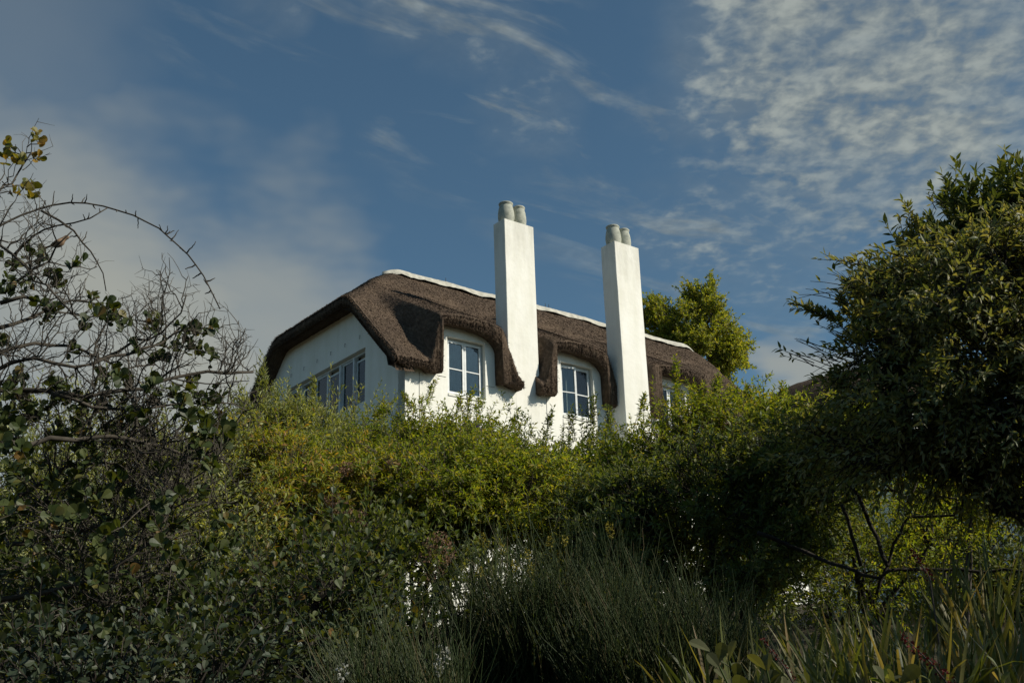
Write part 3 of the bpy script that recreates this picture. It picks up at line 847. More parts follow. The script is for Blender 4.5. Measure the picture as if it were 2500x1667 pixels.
    for d in DORMERS:
        for v in (d[4], d[5]): fine += [v - 0.055, v - 0.03, v - 0.004, v + 0.004, v + 0.03, v + 0.06]
        fine += list(np.arange(d[5] - 0.6, d[5], 0.04)) + list(np.arange(d[4], d[4] + 0.25, 0.04)) + list(np.arange(d[2], d[3], 0.05)) + list(np.arange(d[0], d[1], 0.05))
    for v in (3.44, 4.14, 6.86, 7.72): fine += [v - 0.02, v + 0.02]
    X = np.unique(np.round(np.concatenate([X, fine]), 3))
    vs = np.concatenate([np.linspace(0, 1, 56)[:-1] * YR, np.linspace(YR, WD + 0.32, 26)])
    Yf = eave_y(X); nX = len(X)
    rows = []
    zt0 = None
    Yg = []
    for k, v in enumerate(vs):
        if v < YR: Y = Yf + (YR - Yf) * (v / YR)
        else: Y = np.full(nX, v)
        Yg.append(Y)
    Yg = np.array(Yg); Xg = np.broadcast_to(X, Yg.shape)
    Zt = roof_z(Xg, Yg) + rng.normal(0, 0.006, Yg.shape)
    zb = eave_bottom(X)
    # round the front lip of the eave
    lipz = Zt[0].copy(); Zt[0] -= 0.05; 
    top = np.stack([Xg, Yg, Zt], -1)
    # cut face of the eave (reed ends), then the underside
    f1 = np.stack([X, Yf - 0.035 + rng.normal(0, .008, nX), lipz - 0.12], -1)
    hmid = np.minimum(lipz - 0.16, (lipz + zb) / 2)
    f2 = np.stack([X, Yf - 0.03 + rng.normal(0, .010, nX), hmid], -1)
    f3 = np.stack([X, Yf - 0.005 + rng.normal(0, .008, nX), zb + 0.06], -1)
    f4 = np.stack([X, Yf + 0.06, zb + rng.normal(0, .012, nX)], -1)
    f5 = np.stack([X, np.maximum(Yf + 0.1, 0.12), zb + 0.06], -1)
    bot = []
    for Y in list(np.linspace(0.2, YR, 14)) + list(np.linspace(YR + .3, WD + 0.25, 12)):
        Yv = np.maximum(np.full(nX, Y), Yf + 0.15)
        bot.append(np.stack([X, Yv, np.maximum(np.minimum(roof_z(X, Yv) - 0.40, 13.2), 9.05)], -1))
    ring = np.concatenate([top[::-1], f1[None], f2[None], f3[None], f4[None], f5[None], np.array(bot)])
    # legs beside the chimneys splay outwards a little as they hang down
    XX, ZZ = ring[:, :, 0], ring[:, :, 2]; fr_ = ring[:, :, 1] < 0.02
    for xc, kk in ((3.1, 0.09), (4.45, -0.05), (6.68, 0.04)):
        ring[:, :, 0] = XX + np.where(fr_ & (np.abs(X - xc) < 0.42)[None], kk * np.clip(10.2 - ZZ, 0, 1.3) * (1 - (np.abs(X - xc) / 0.42)[None] ** 2).clip(0, 1), 0)
        XX = ring[:, :, 0]
    ring[:, :, 2] -= zo
    nr = len(ring)
    i = np.arange(nr)[:, None] * nX; k = np.arange(nX - 1)[None]; i2 = np.roll(np.arange(nr), -1)[:, None] * nX
    q = np.stack([i + k, i + k + 1, i2 + k + 1, i2 + k], -1).reshape(-1, 4)
    V = ring.reshape(-1, 3)
    # close both ends with a strip between the outer skin and the underside
    me = mk_mesh('thatch', V, [q], MAT['thatch'], True)
    roof = link('thatch_roof', me, root)
    nt_ = len(top)
    for col, nm in ((0, 'verge'), (nX - 1, 'verge')):
        outer = top[::-1][:, col].copy(); inner = np.array([np.interp(0, [0], [0])])
        Yo = outer[:, 1]; under = outer.copy()
        under[:, 2] = np.minimum(outer[:, 2] - 0.36, 13.0); under[:, 1] = np.clip(Yo, Yf[col] + 0.05, WD + .2)
        sgn = -1 if col == 0 else 1
        midp = (outer + under) / 2; midp[:, 0] += sgn * 0.05; outer = outer.copy(); outer[:, 0] += 0; 
        ins = under.copy(); ins[:, 0] -= sgn * 0.55; ins[:, 2] += 0.05
        strips = np.array([outer, midp, under, ins]); strips[:, :, 0] += rng.normal(0, 0.012, strips.shape[:2]); strips[0, :, 0] = outer[:, 0]
        strips[:, :, 2] -= zo
        n_ = len(outer); ii = np.arange(3)[:, None] * n_; kk = np.arange(n_ - 1)[None]
        qq = np.stack([ii + kk, ii + kk + 1, ii + n_ + kk + 1, ii + n_ + kk], -1).reshape(-1, 4)
        link(nm, mk_mesh('verge', strips.reshape(-1, 3), [qq], MAT['thatch'], True), roof)
    # loose reed ends all over the skin and thick along the cut edges
    def reeds(Pn, Dn, ln, w):
        n_ = len(Pn); side = norm(np.cross(Dn, rng.normal(0, 1, (n_, 3))))
        V = np.stack([Pn - side * w[:, None], Pn + side * w[:, None], Pn + Dn * ln[:, None]], 1).reshape(-1, 3)
        return V, np.arange(n_ * 3).reshape(-1, 3), np.repeat(rng.random(n_), 3)
    nS = 60000
    rx = rng.uniform(-0.4, XE - 0.1, nS); ry = rng.uniform(-0.28, YR + 0.3, nS)
    okr = ~(((rx > 3.2) & (rx < 4.3) & (ry < .55)) | ((rx > 6.75) & (rx < 7.8) & (ry < .02)))
    rx, ry = rx[okr], ry[okr]
    e_ = 0.02; rz = roof_z(rx, ry); gx = (roof_z(rx + e_, ry) - rz) / e_; gy = (roof_z(rx, ry + e_) - rz) / e_
    nrm_ = norm(np.stack([-gx, -gy, np.ones_like(gx)], -1)); down = norm(np.stack([np.zeros_like(gx), -np.ones_like(gy), -gy], -1))
    Pn = np.stack([rx, ry, rz - zo], -1) + nrm_ * 0.004
    A = reeds(Pn, norm(down + nrm_ * rng.uniform(0.02, 0.22, (len(rx), 1)) + rng.normal(0, .13, Pn.shape)), rng.uniform(0.03, 0.08, len(rx)), rng.uniform(.004, .009, len(rx)))
    # edges: front cut face and the gable verge
    nE = 26000
    ex = rng.uniform(-0.42, XE - .1, nE); col = np.clip(np.searchsorted(X, ex), 0, nX - 1); ft = rng.random(nE)
    ez = zb[col] * (1 - ft) + (lipz[col] - .03) * ft; ey = Yf[col] - 0.02
    keep = (ey < -0.1)
    sp = np.zeros(nE)
    for xc, kk in ((3.1, 0.09), (4.45, -0.05), (6.68, 0.04)):
        sp += np.where(np.abs(ex - xc) < .42, kk * np.clip(10.2 - ez, 0, 1.3) * (1 - (np.abs(ex - xc) / .42) ** 2).clip(0, 1), 0)
    Pn = np.stack([X[col] + sp + rng.normal(0, .02, nE), ey, ez - zo], -1)[keep]
    B = reeds(Pn, norm(np.array([0, -0.55, -0.75]) + rng.normal(0, .4, Pn.shape)), rng.uniform(.03, .085, len(Pn)), rng.uniform(.004, .009, len(Pn)))
    nV = 9000; vy = rng.uniform(-0.3, WD, nV); vz = roof_z(np.full(nV, -.42), vy) - rng.uniform(0, .36, nV)
    Pn = np.stack([np.full(nV, -0.44), vy, vz - zo], -1)
    Cc = reeds(Pn, norm(np.stack([np.full(nV, -0.8), np.where(vy < YR, -0.25, .25), np.full(nV, -0.5)], -1) + rng.normal(0, .4, Pn.shape)), rng.uniform(.03, .08, nV), rng.uniform(.004, .009, nV))
    n1, n2 = len(A[0]), len(B[0])
    link('reed_ends', mk_mesh('reed_ends', np.concatenate([A[0], B[0], Cc[0]]), [np.concatenate([A[1], B[1] + n1, Cc[1] + n1 + n2])], MAT['thatch']), roof, 'stuff')
    # --- cement ridge
    xs_ = np.concatenate([[2.0, 2.15, 2.3], np.linspace(2.5, XE + 0.1, 110)])
    prof = [(-0.28, -0.22), (-0.25, -0.13), (-0.17, -0.02), (-0.06, 0.035), (0.06, 0.035), (0.17, -0.02), (0.25, -0.13), (0.28, -0.22)]
    V = []
    for i, x in enumerate(xs_):
        zr = roof_z(np.array([x]), np.array([YR]))[0] + 0.09 - zo
        w = 1 + 0.04 * math.sin(x * 3.1) + 0.03 * math.sin(x * 7.7)
        sc = min(1.0, 0.45 + 0.55 * (x - 2.0) / 0.5)
        for y, z in prof: V.append((x + rng.normal(0, .012), YR + y * (w * sc + (rng.normal(0, .02) if abs(y) > .2 else 0)), zr + z * (1 + .1 * math.sin(x * 5) + (rng.normal(0, .02) if abs(y) > .2 else 0)) * 0.92 + rng.normal(0, .004)))
    n_ = len(prof)
    q = [(i * n_ + k, (i + 1) * n_ + k, (i + 1) * n_ + k + 1, i * n_ + k + 1) for i in range(len(xs_) - 1) for k in range(n_ - 1)]
    F = [np.array(q), np.array([tuple(range(n_))]), np.array([tuple(range(len(V) - 1, len(V) - n_ - 1, -1))])]
    link('ridge_cap', mk_mesh('ridge_cap', V, F, MAT['ridge'], True), roof)
    for x in (4.3, 8.3, 8.45):
        m2 = MB(); z = roof_z(np.array([x]), np.array([YR]))[0] + 0.12 - zo; m2.tube([(x, YR, z), (x, YR, z + 0.17)], [.012, .008], 5); m2.obj('ridge_pin', MAT['iron'], roof)
    # --- chimneys
    for (xa, xb_, ya_, yb_, zt) in ((3.24, 4.28, -0.012, 0.50, 14.0), (6.81, 7.78, -0.63, -0.03, 14.0)):
        m2 = MB(); n = 26; hs = np.linspace(ZB - 1.2, zt, n)
        loop = []
        for z in hs:
            # hand-plastered: faces and arrises wander a few millimetres
            j = rng.normal(0, .0035, (4, 2)); t_ = (z - ZB) / (zt - ZB); b = 0.012
            c4 = [(xa + j[0, 0], ya_ + j[0, 1]), (xb_ + j[1, 0], ya_ + j[1, 1]), (xb_ + j[2, 0], yb_ + j[2, 1]), (xa + j[3, 0], yb_ + j[3, 1])]
            loop += [(c4[0][0], c4[0][1] + b, z - zo), (c4[0][0] + b, c4[0][1], z - zo), (c4[1][0] - b, c4[1][1], z - zo), (c4[1][0], c4[1][1] + b, z - zo),
                     (c4[2][0], c4[2][1] - b, z - zo), (c4[2][0] - b, c4[2][1], z - zo), (c4[3][0] + b, c4[3][1], z - zo), (c4[3][0], c4[3][1] - b, z - zo)]
        q = [(i * 8 + k, i * 8 + (k + 1) % 8, (i + 1) * 8 + (k + 1) % 8, (i + 1) * 8 + k) for i in range(n - 1) for k in range(8)]
        me = mk_mesh('chimney', loop, [np.array(q), np.array([tuple(range(n * 8 - 8, n * 8))])], MAT['chimney'])
        ch = link('chimney', me, root)
        yc = (ya_ + yb_) / 2; sgn = xb_ - xa
        for px_, rr in ((xa + 0.26 * sgn, 0.235), (xa + 0.70 * sgn, 0.21)):
            m2 = MB(); k = rr / 0.25
            m2.lathe([(0.205 * k, 0.000), (0.235 * k, 0.090), (0.25 * k, 0.198), (0.245 * k, 0.324), (0.225 * k, 0.450), (0.20 * k, 0.540), (0.19 * k, 0.572), (0.215 * k, 0.594), (0.22 * k, 0.625), (0.205 * k, 0.643), (0.165 * k, 0.643), (0.16 * k, 0.405)], 24, (px_, yc, zt - zo - 0.01))
            pot = m2.obj('chimney_pot', MAT['pot'], ch, True)
            m2 = MB(); m2.lathe([(0.163 * k, 0.54), (0.001, 0.54)], 16, (px_, yc, zt - zo)); m2.obj('flue', MAT['soot'], ch)
    return root


build_house()

# ------------------------------------------------------------------ second cottage, far behind the trees


def build_cottage():
    c = at(2075, 1000, 46.0); gz = float(ground_z(c[0], c[1]))
    root = thing('thatched_cottage', 'dark rounded thatched roof end of a second cottage seen between the trees', 'house', (c[0], c[1], gz), R_(-38))
    top = at(1985, 930, 46.0)[2] - gz
    Ln, Wd = 7.0, 6.4; ev = top - 3.0
    mb = MB(); mb.box(-Ln / 2, Ln / 2, -Wd / 2, Wd / 2, -0.6, ev + 0.3, 0.03); mb.obj('wall', MAT['plaster'], root)
    for x in (-1.8, 1.6):
        mb = MB(); mb.box(x - .55, x + .55, -Wd / 2 - .03, -Wd / 2 + .06, ev - 1.9, ev - .6, .01); w = mb.obj('window', MAT['frame'], root)
        mb = MB(); mb.box(x - .46, x - .03, -Wd / 2 - .036, -Wd / 2 + .01, ev - 1.8, ev - .7); mb.box(x + .03, x + .46, -Wd / 2 - .036, -Wd / 2 + .01, ev - 1.8, ev - .7); mb.obj('pane', MAT['soot'], w)
    n, m = 72, 26; V = []
    rng = np.random.default_rng(3)
    for j in range(m):
        t = j / (m - 1)
        k = math.cos(t * math.pi / 2) ** 0.9; z = ev - 0.25 + (top - ev + 0.25) * math.sin(t * math.pi / 2) ** 1.05
        for i in range(n):
            a = 2 * math.pi * i / n; ca, sa = math.cos(a), math.sin(a)
            sx = abs(ca) ** 0.7 * np.sign(ca); sy = abs(sa) ** 0.7 * np.sign(sa)
            V.append(((Ln / 2 - 2.2 + 2.7 * k) * sx, (Wd / 2 + .5) * k * sy, z + rng.normal(0, .012)))
    q = [(j * n + i, j * n + (i + 1) % n, (j + 1) * n + (i + 1) % n, (j + 1) * n + i) for j in range(m - 1) for i in range(n)]
    V2 = [(x * .9, y * .9, ev + .0) for x, y, z in V[:n]]; b = len(V)
    q += [(i, b + i, b + (i + 1) % n, (i + 1) % n) for i in range(n)]
    roof = link('thatch_roof', mk_mesh('cottage_thatch', V + V2, [np.array(q)], MAT['thatch_dark'], True), root)
    mb = MB(); mb.tube([(-1.7, 0, top - .06), (-1.3, 0, top + .02), (1.3, 0, top + .02), (1.7, 0, top - .06)], [.16, .2, .2, .16], 10); mb.obj('ridge_cap', MAT['ridge'], roof, True)


build_cottage()


def build_garden_wall():
    a = at(2010, 1190, 24.0); b = at(2700, 1190, 20.5)
    d = b - a; L = math.hypot(d[0], d[1]); gz = float(min(ground_z(a[0], a[1]), ground_z(b[0], b[1])))
    root = thing('garden_wall', 'low white garden wall in shade behind the undergrowth below the arching branch', 'wall', (a[0], a[1], gz - .2), math.atan2(d[1], d[0]))
    h = a[2] - gz + .2
    mb = MB(); mb.box(0, L, -.14, .14, 0, h, .02); mb.obj('wall_body', MAT['plaster'], root)
    mb = MB(); mb.box(-.04, L + .04, -.19, .19, h + .002, h + .09, .03); mb.obj('coping', MAT['ridge'], root)


build_garden_wall()

# ------------------------------------------------------------------ trees and shrubs


def spire(a, b, n=6, w=0.06, seed=0):
    """a bundle of leafy shoots between two points"""
    rng = np.random.default_rng(seed); a = np.asarray(a); b = np.asarray(b); out = []
    for k in range(n):
        u0, u1 = rng.uniform(0, .55), rng.uniform(.6, 1.0) if k else 1.0
        out.append((a + (b - a) * u0 + rng.normal(0, w * .5, 3), a + (b - a) * u1 + rng.normal(0, w * (1.15 - u1), 3)))
    return out


def gb(px, d):
    """a base on the ground under picture column px at distance d"""
    p = at(px, 1500, d); return np.array([p[0], p[1], float(ground_z(p[0], p[1]))])


def bl(px, py, d, rx, ry, rz, w=None):
    return (at(px, py, d), (rx, ry, rz)) if w is None else (at(px, py, d), (rx, ry, rz), w)


# tree standing behind the house
p = at(1700, 840, 44)
base = np.array([p[0], p[1], float(ground_z(p[0], p[1]))])
shrub('leafy_tree', 'rounded yellow-green tree rising behind the thatched roof', 'tree', base,
      [bl(1705, 790, 44, 1.7, 1.7, 1.5), bl(1640, 800, 44, 1.0, 1.2, 1.4), bl(1775, 850, 44, 1.0, 1.2, 0.9), bl(1700, 870, 44, 1.9, 1.8, 1.2), bl(1595, 770, 44, 0.5, .7, .8), bl(1715, 730, 44, 0.9, 1.0, 0.75)],
      leaf=('diamond', 0.30), leaf_len=0.15, nshoot=3200, per=12, shoot=(0.25, 0.5), mat='l_tree', clusters=75, csize=0.2, spread=1.2, holes=(22, 0.12, 0.24), seed=11, stems=9, shell=0.35, stem_r=0.09, twig_r=0.010,
      trunk=[([base, base + (0.1, 0, 2.5), at(1690, 930, 44), at(1700, 830, 44)], 0.28, 0.08, 'trunk')])

# --- sunlit shrubs in front of the house
shrub('olive_shrub', 'grey-green olive-leaved shrub with upright spires below the strip window', 'shrub', gb(720, 15),
      [bl(640, 1047, 15, .55, .6, .55), bl(740, 1077, 15, .8, .7, .6), bl(850, 1087, 15, .8, .7, .55), bl(720, 1187, 14.6, 1.3, 1.0, .7)],
      leaf=('diamond', 0.15), leaf_len=0.085, nshoot=2600, per=20, shoot=(0.2, 0.42), mat='l_olive', clusters=75, csize=0.12, up=0.9, spread=1.0, holes=(60, 0.10, 0.2), seed=21, wild=.03,
      extra=spire(at(645, 1060, 15), at(641, 872, 15), 16, .13, 1) + spire(at(600, 1060, 15), at(588, 925, 15), 10, .10, 2) + spire(at(668, 1040, 15.1), at(672, 930, 15.1), 9, .10, 3) + spire(at(765, 1030, 15), at(766, 918, 15), 8, .07, 4) + spire(at(862, 1030, 15), at(870, 932, 15), 8, .08, 5) + spire(at(710, 1040, 15), at(700, 945, 15), 8, .09, 6) + spire(at(820, 1040, 15), at(815, 955, 15), 7, .09, 7))
shrub('willow_leaved_shrub', 'sunlit yellow-green shrub under the near corner of the white house', 'shrub', gb(1010, 13.5),
      [bl(930, 1133, 13.5, .7, .7, .45), bl(1030, 1123, 13.5, .7, .7, .45), bl(1130, 1123, 13.5, .6, .7, .45), bl(1020, 1223, 13, 1.4, .9, .6), bl(1190, 1163, 13.3, .6, .6, .35)],
      leaf=('diamond', 0.19, 0.06, 0.14), leaf_len=0.066, nshoot=4600, per=17, shoot=(0.14, 0.34), mat='l_bright', clusters=100, csize=0.125, up=0.35, curl=(-.25, .15), spread=1.25, up_bias=-0.02, holes=(90, 0.10, 0.22), seed=22, wild=0.03,
      extra=spire(at(1035, 1010, 13.5), at(1062, 922, 13.5), 6, 0.05, 1) + spire(at(1130, 1030, 13.5), at(1152, 940, 13.5), 8, 0.07, 2) + spire(at(1105, 1030, 13.4), at(1128, 958, 13.4), 7, 0.07, 3) + spire(at(1005, 1020, 13.4), at(985, 955, 13.4), 8, 0.08, 4) + spire(at(1165, 1040, 13.5), at(1178, 955, 13.5), 8, 0.08, 5) + spire(at(930, 1040, 13.5), at(925, 965, 13.5), 9, 0.12, 6) + spire(at(1040, 1050, 13.4), at(1030, 968, 13.4), 9, 0.12, 7) + spire(at(1090, 1060, 13.4), at(1080, 985, 13.4), 8, 0.1, 8) + spire(at(1250, 1080, 13.3), at(1262, 1000, 13.3), 8, 0.09, 9))
shrub('slender_shrub', 'loose half-shaded shrub letting the white wall show between the chimneys', 'shrub', gb(1380, 13),
      [bl(1290, 1148, 13, .5, .6, .32), bl(1385, 1148, 13, .5, .6, .35), bl(1460, 1148, 13, .35, .5, .42), bl(1370, 1248, 12.6, .95, .8, .42)],
      leaf=('diamond', 0.19, 0.06, 0.14), leaf_len=0.066, nshoot=1500, per=17, shoot=(0.14, 0.34), mat='l_mid', clusters=60, csize=0.125, up=0.35, curl=(-.25, .1), spread=1.25, up_bias=-0.02, holes=(30, 0.08, 0.16), seed=23, wild=0.03, shell=.5,
      extra=spire(at(1440, 1060, 13), at(1452, 962, 13), 7, 0.06, 1) + spire(at(1390, 1080, 13), at(1398, 990, 13), 7, 0.06, 2) + spire(at(1320, 1080, 13), at(1352, 995, 13), 6, 0.06, 3) + spire(at(1480, 1080, 13), at(1490, 990, 13), 7, 0.07, 4))
shrub('spreading_shrub', 'broad bright-topped shrub hiding the lower end of the thatched roof', 'shrub', gb(1720, 12),
      [bl(1600, 1133, 12, .55, .6, .45), bl(1720, 1085, 12, .6, .7, .42), bl(1840, 1085, 12, .55, .7, .42), bl(1930, 1145, 12, .5, .6, .4), bl(1720, 1205, 11.7, 1.3, .9, .55), bl(1540, 1203, 12, .45, .5, .45), bl(2060, 1030, 11.6, .26, .4, .22)],
      leaf=('diamond', 0.19, 0.06, 0.14), leaf_len=0.066, nshoot=4600, per=17, shoot=(0.14, 0.34), mat='l_bright', clusters=100, csize=0.125, up=0.35, curl=(-.25, .1), spread=1.25, up_bias=-0.02, holes=(90, 0.10, 0.22), seed=24, wild=0.03,
      extra=spire(at(1650, 990, 12), at(1652, 872, 12), 8, 0.05, 1) + spire(at(1735, 1000, 12), at(1757, 905, 12), 9, 0.08, 2) + spire(at(1915, 1020, 12), at(1914, 925, 12), 8, 0.06, 3) + spire(at(1560, 1040, 12), at(1572, 960, 12), 7, 0.07, 4) + spire(at(1830, 1020, 12), at(1835, 920, 12), 10, 0.12, 5) + spire(at(1780, 1020, 12), at(1790, 925, 12), 10, 0.12, 6) + spire(at(1700, 1010, 12), at(1695, 930, 12), 8, 0.1, 7))
shrub('bronze_tipped_shrub', 'yellow-green shrub with bronze shoot tips between the olive shrub and the bare thorny tree', 'shrub', gb(640, 11),
      [bl(520, 1145, 11.3, .6, .6, .4), bl(640, 1155, 11, .7, .7, .45), bl(780, 1175, 10.8, .6, .7, .4), bl(620, 1285, 10.6, 1.2, .8, .55), bl(880, 1205, 10.8, .5, .6, .4)],
      leaf=('lance', 0.15), leaf_len=0.075, nshoot=2600, per=15, shoot=(0.14, 0.3), mat='l_bronze', clusters=75, csize=0.11, up=0.4, curl=(-.3, .05), spread=1.2, holes=(70, 0.10, 0.2), seed=25, wild=.02)
shrub('arching_shrub', 'dense green shrub in the middle with its lower half in shade', 'shrub', gb(1130, 11),
      [bl(1000, 1200, 11, .6, .7, .4), bl(1130, 1190, 11, .7, .7, .42), bl(1260, 1200, 11, .6, .7, .4), bl(1130, 1235, 10.7, 1.15, .7, .25)],
      leaf=('diamond', 0.19, 0.06, 0.14), leaf_len=0.066, nshoot=3300, per=17, shoot=(0.14, 0.34), mat='l_bright', clusters=75, csize=0.125, up=0.35, curl=(-.3, .05), spread=1.25, up_bias=-0.02, holes=(70, 0.10, 0.20), seed=26, wild=0.03)
shrub('shaded_shrub', 'big dark shaded shrub left of the arching branch', 'shrub', gb(1740, 9.6),
      [bl(1600, 1200, 9.8, .6, .6, .38), bl(1760, 1160, 9.6, .7, .7, .4), bl(1900, 1150, 9.4, .6, .7, .4), bl(1480, 1230, 10, .45, .6, .35), bl(1700, 1290, 9.4, 1.0, .7, .42), bl(1970, 1080, 9.2, .45, .5, .35), bl(1950, 1230, 9.0, .3, .45, .3), bl(1880, 1340, 8.8, .35, .4, .22), bl(1560, 1350, 9.2, .35, .4, .2)],
      leaf=('lance', 0.16), leaf_len=0.075, nshoot=3300, per=15, shoot=(0.15, 0.34), mat='l_mid', bark='bark_dark', clusters=90, csize=0.12, up=0.45, curl=(-.35, 0.0), spread=1.2, flat=0.6, holes=(90, 0.08, 0.2), seed=27, parts=0)
shrub('twiggy_shrub', 'tangled small-leaved shrub glinting with light behind the bare thorny tree', 'shrub', gb(280, 10.5),
      [bl(120, 1180, 10.5, .8, .7, .6), bl(300, 1160, 10.6, .8, .7, .5), bl(430, 1150, 10.8, .6, .6, .5), bl(250, 1350, 10, 1.3, .8, .55), bl(480, 1400, 9.6, .7, .6, .5)],
      leaf=('diamond', 0.22), leaf_len=0.06, nshoot=1500, per=18, shoot=(0.25, 0.55), mat='l_olive', bark='twig', clusters=90, csize=0.2, up=0.4, seed=28, wild=.05)

# --- trees on the other side
tr = [gb(2680, 6.90), at(2600, 1330, 6.90), at(2500, 1235, 6.90), at(2440, 1225, 6.90), at(2395, 1170, 6.90), at(2330, 1150, 6.90), at(2200, 1130, 6.98), at(2110, 1125, 7.07)]
tr2 = [at(2600, 1330, 6.90), at(2540, 1100, 7.07), at(2450, 900, 7.15), at(2380, 740, 7.32)]
shrub('spray_leaved_tree', 'dark tree with drooping leafy sprays and an arching limb over the undergrowth', 'tree', gb(2680, 6.90),
      [bl(2225, 700, 6.82, 0.20, 0.50, 0.13), bl(2335, 655, 6.79, 0.26, 0.50, 0.13), bl(2445, 620, 6.96, 0.30, 0.50, 0.13), bl(2520, 580, 6.87, 0.32, 0.50, 0.13), bl(2225, 800, 6.65, 0.18, 0.50, 0.13), bl(2365, 765, 6.85, 0.32, 0.50, 0.13), bl(2460, 730, 7.13, 0.36, 0.50, 0.13), bl(2185, 885, 6.95, 0.14, 0.50, 0.13), bl(2315, 870, 6.95, 0.30, 0.50, 0.13), bl(2455, 850, 6.69, 0.36, 0.50, 0.13), bl(2530, 830, 6.86, 0.36, 0.50, 0.13), bl(2225, 970, 6.62, 0.22, 0.50, 0.13), bl(2375, 960, 6.58, 0.36, 0.50, 0.13), bl(2480, 950, 6.55, 0.36, 0.50, 0.13), bl(2305, 1045, 6.53, 0.30, 0.50, 0.13), bl(2455, 1050, 6.88, 0.36, 0.50, 0.13), bl(2540, 1045, 6.84, 0.36, 0.50, 0.13), bl(2670, 700, 7.10, 0.50, 0.50, 0.13), bl(2670, 900, 6.94, 0.50, 0.50, 0.13), bl(2640, 1010, 6.55, 0.45, 0.50, 0.13), bl(2120, 1050, 7.30, 0.20, 0.40, 0.13), bl(2210, 1075, 7.10, 0.26, 0.40, 0.12), bl(2050, 1095, 7.60, 0.20, 0.40, 0.13)],
      leaf=('lance', 0.17), leaf_len=0.062, nshoot=3700, per=17, shoot=(0.18, 0.40), mat='l_spray', bark='bark_dark', clusters=95, csize=0.13, up=0.1, curl=(-.5, -.1), flat=0.45, shell=0.2, spread=1.0, holes=(150, 0.07, 0.19), seed=31, parts=300, stems=12, stem_r=.03,
      trunk=[(tr, .11, .025, 'trunk'), (tr2, .08, .03, 'branch')],
      extra=spire(at(2060, 790, 6.98), at(1925, 730, 6.98), 5, .045, 0) + spire(at(2080, 800, 6.98), at(1975, 752, 6.98), 5, .045, 1) + spire(at(2040, 890, 6.98), at(1905, 855, 6.98), 5, .045, 2) + spire(at(2080, 880, 6.98), at(1950, 825, 6.98), 5, .045, 3) + spire(at(2060, 900, 6.98), at(1985, 862, 6.98), 5, .045, 4) + spire(at(2060, 770, 6.98), at(2055, 715, 6.98), 5, .045, 5) + spire(at(2250, 620, 6.98), at(2205, 478, 6.98), 5, .045, 6) + spire(at(2262, 600, 6.98), at(2232, 520, 6.98), 5, .045, 7) + spire(at(2220, 620, 6.98), at(2204, 528, 6.98), 5, .045, 8) + spire(at(2330, 530, 6.98), at(2258, 478, 6.98), 5, .045, 9) + spire(at(2120, 930, 6.98), at(2010, 905, 6.98), 5, .045, 10) + spire(at(2100, 840, 6.98), at(2010, 800, 6.98), 5, .045, 11) + spire(at(2110, 960, 6.98), at(2030, 935, 6.98), 5, .045, 12))
p0 = gb(2560, 8.48)
shrub('laurel_tree', 'glossy dark-leaved tree top behind the drooping sprays, its tips catching the sun', 'tree', p0,
      [bl(2170, 710, 8.32, 0.24, 0.4, 0.13), bl(2270, 695, 8.32, 0.26, 0.4, 0.16), bl(2330, 660, 8.40, 0.20, 0.4, 0.18), bl(2410, 550, 8.40, 0.22, 0.4, 0.24), bl(2520, 530, 8.40, 0.26, 0.5, 0.30), bl(2450, 660, 8.45, 0.4, 0.6, 0.3), bl(2580, 620, 8.48, 0.5, 0.6, 0.4), bl(2210, 780, 8.32, 0.2, 0.4, 0.2), bl(2520, 780, 8.5, 0.5, 0.6, 0.4)],
      leaf=('lance', 0.17), leaf_len=0.105, nshoot=2900, per=13, shoot=(0.12, 0.28), mat='l_laurel', bark='bark_dark', clusters=100, csize=0.10, up=0.7, curl=(-.05, .2), spread=1.0, holes=(90, 0.07, 0.17), seed=32, parts=300, stems=10,
      trunk=[([p0, at(2550, 1100, 8.48), at(2500, 800, 8.48), at(2430, 560, 8.40)], .13, .04, 'trunk')])
# undergrowth seen below the arching limb
shrub('golden_shrub', 'small sunlit golden-green shrub seen under the arching branch', 'shrub', gb(2340, 15),
      [bl(2350, 1190, 15, .42, .5, .5), bl(2300, 1160, 15, .4, .5, .3)],
      leaf=('diamond', 0.14), leaf_len=0.09, nshoot=420, per=20, shoot=(.2, .45), mat='l_bright', clusters=26, csize=.14, up=.5, curl=(-.4, .0), seed=33)
shrub('airy_shrub', 'airy twiggy shrub in patchy light under the arching branch', 'shrub', gb(2120, 13),
      [bl(2050, 1290, 13, .4, .5, .4), bl(2160, 1230, 13, .5, .5, .4), bl(2260, 1290, 13, .45, .5, .4), bl(2130, 1350, 12.5, .7, .5, .3)],
      leaf=('diamond', 0.18), leaf_len=0.065, nshoot=420, per=16, shoot=(.25, .55), mat='l_bright', bark='bark_dark', clusters=40, csize=.18, up=.6, seed=34, wild=.05)

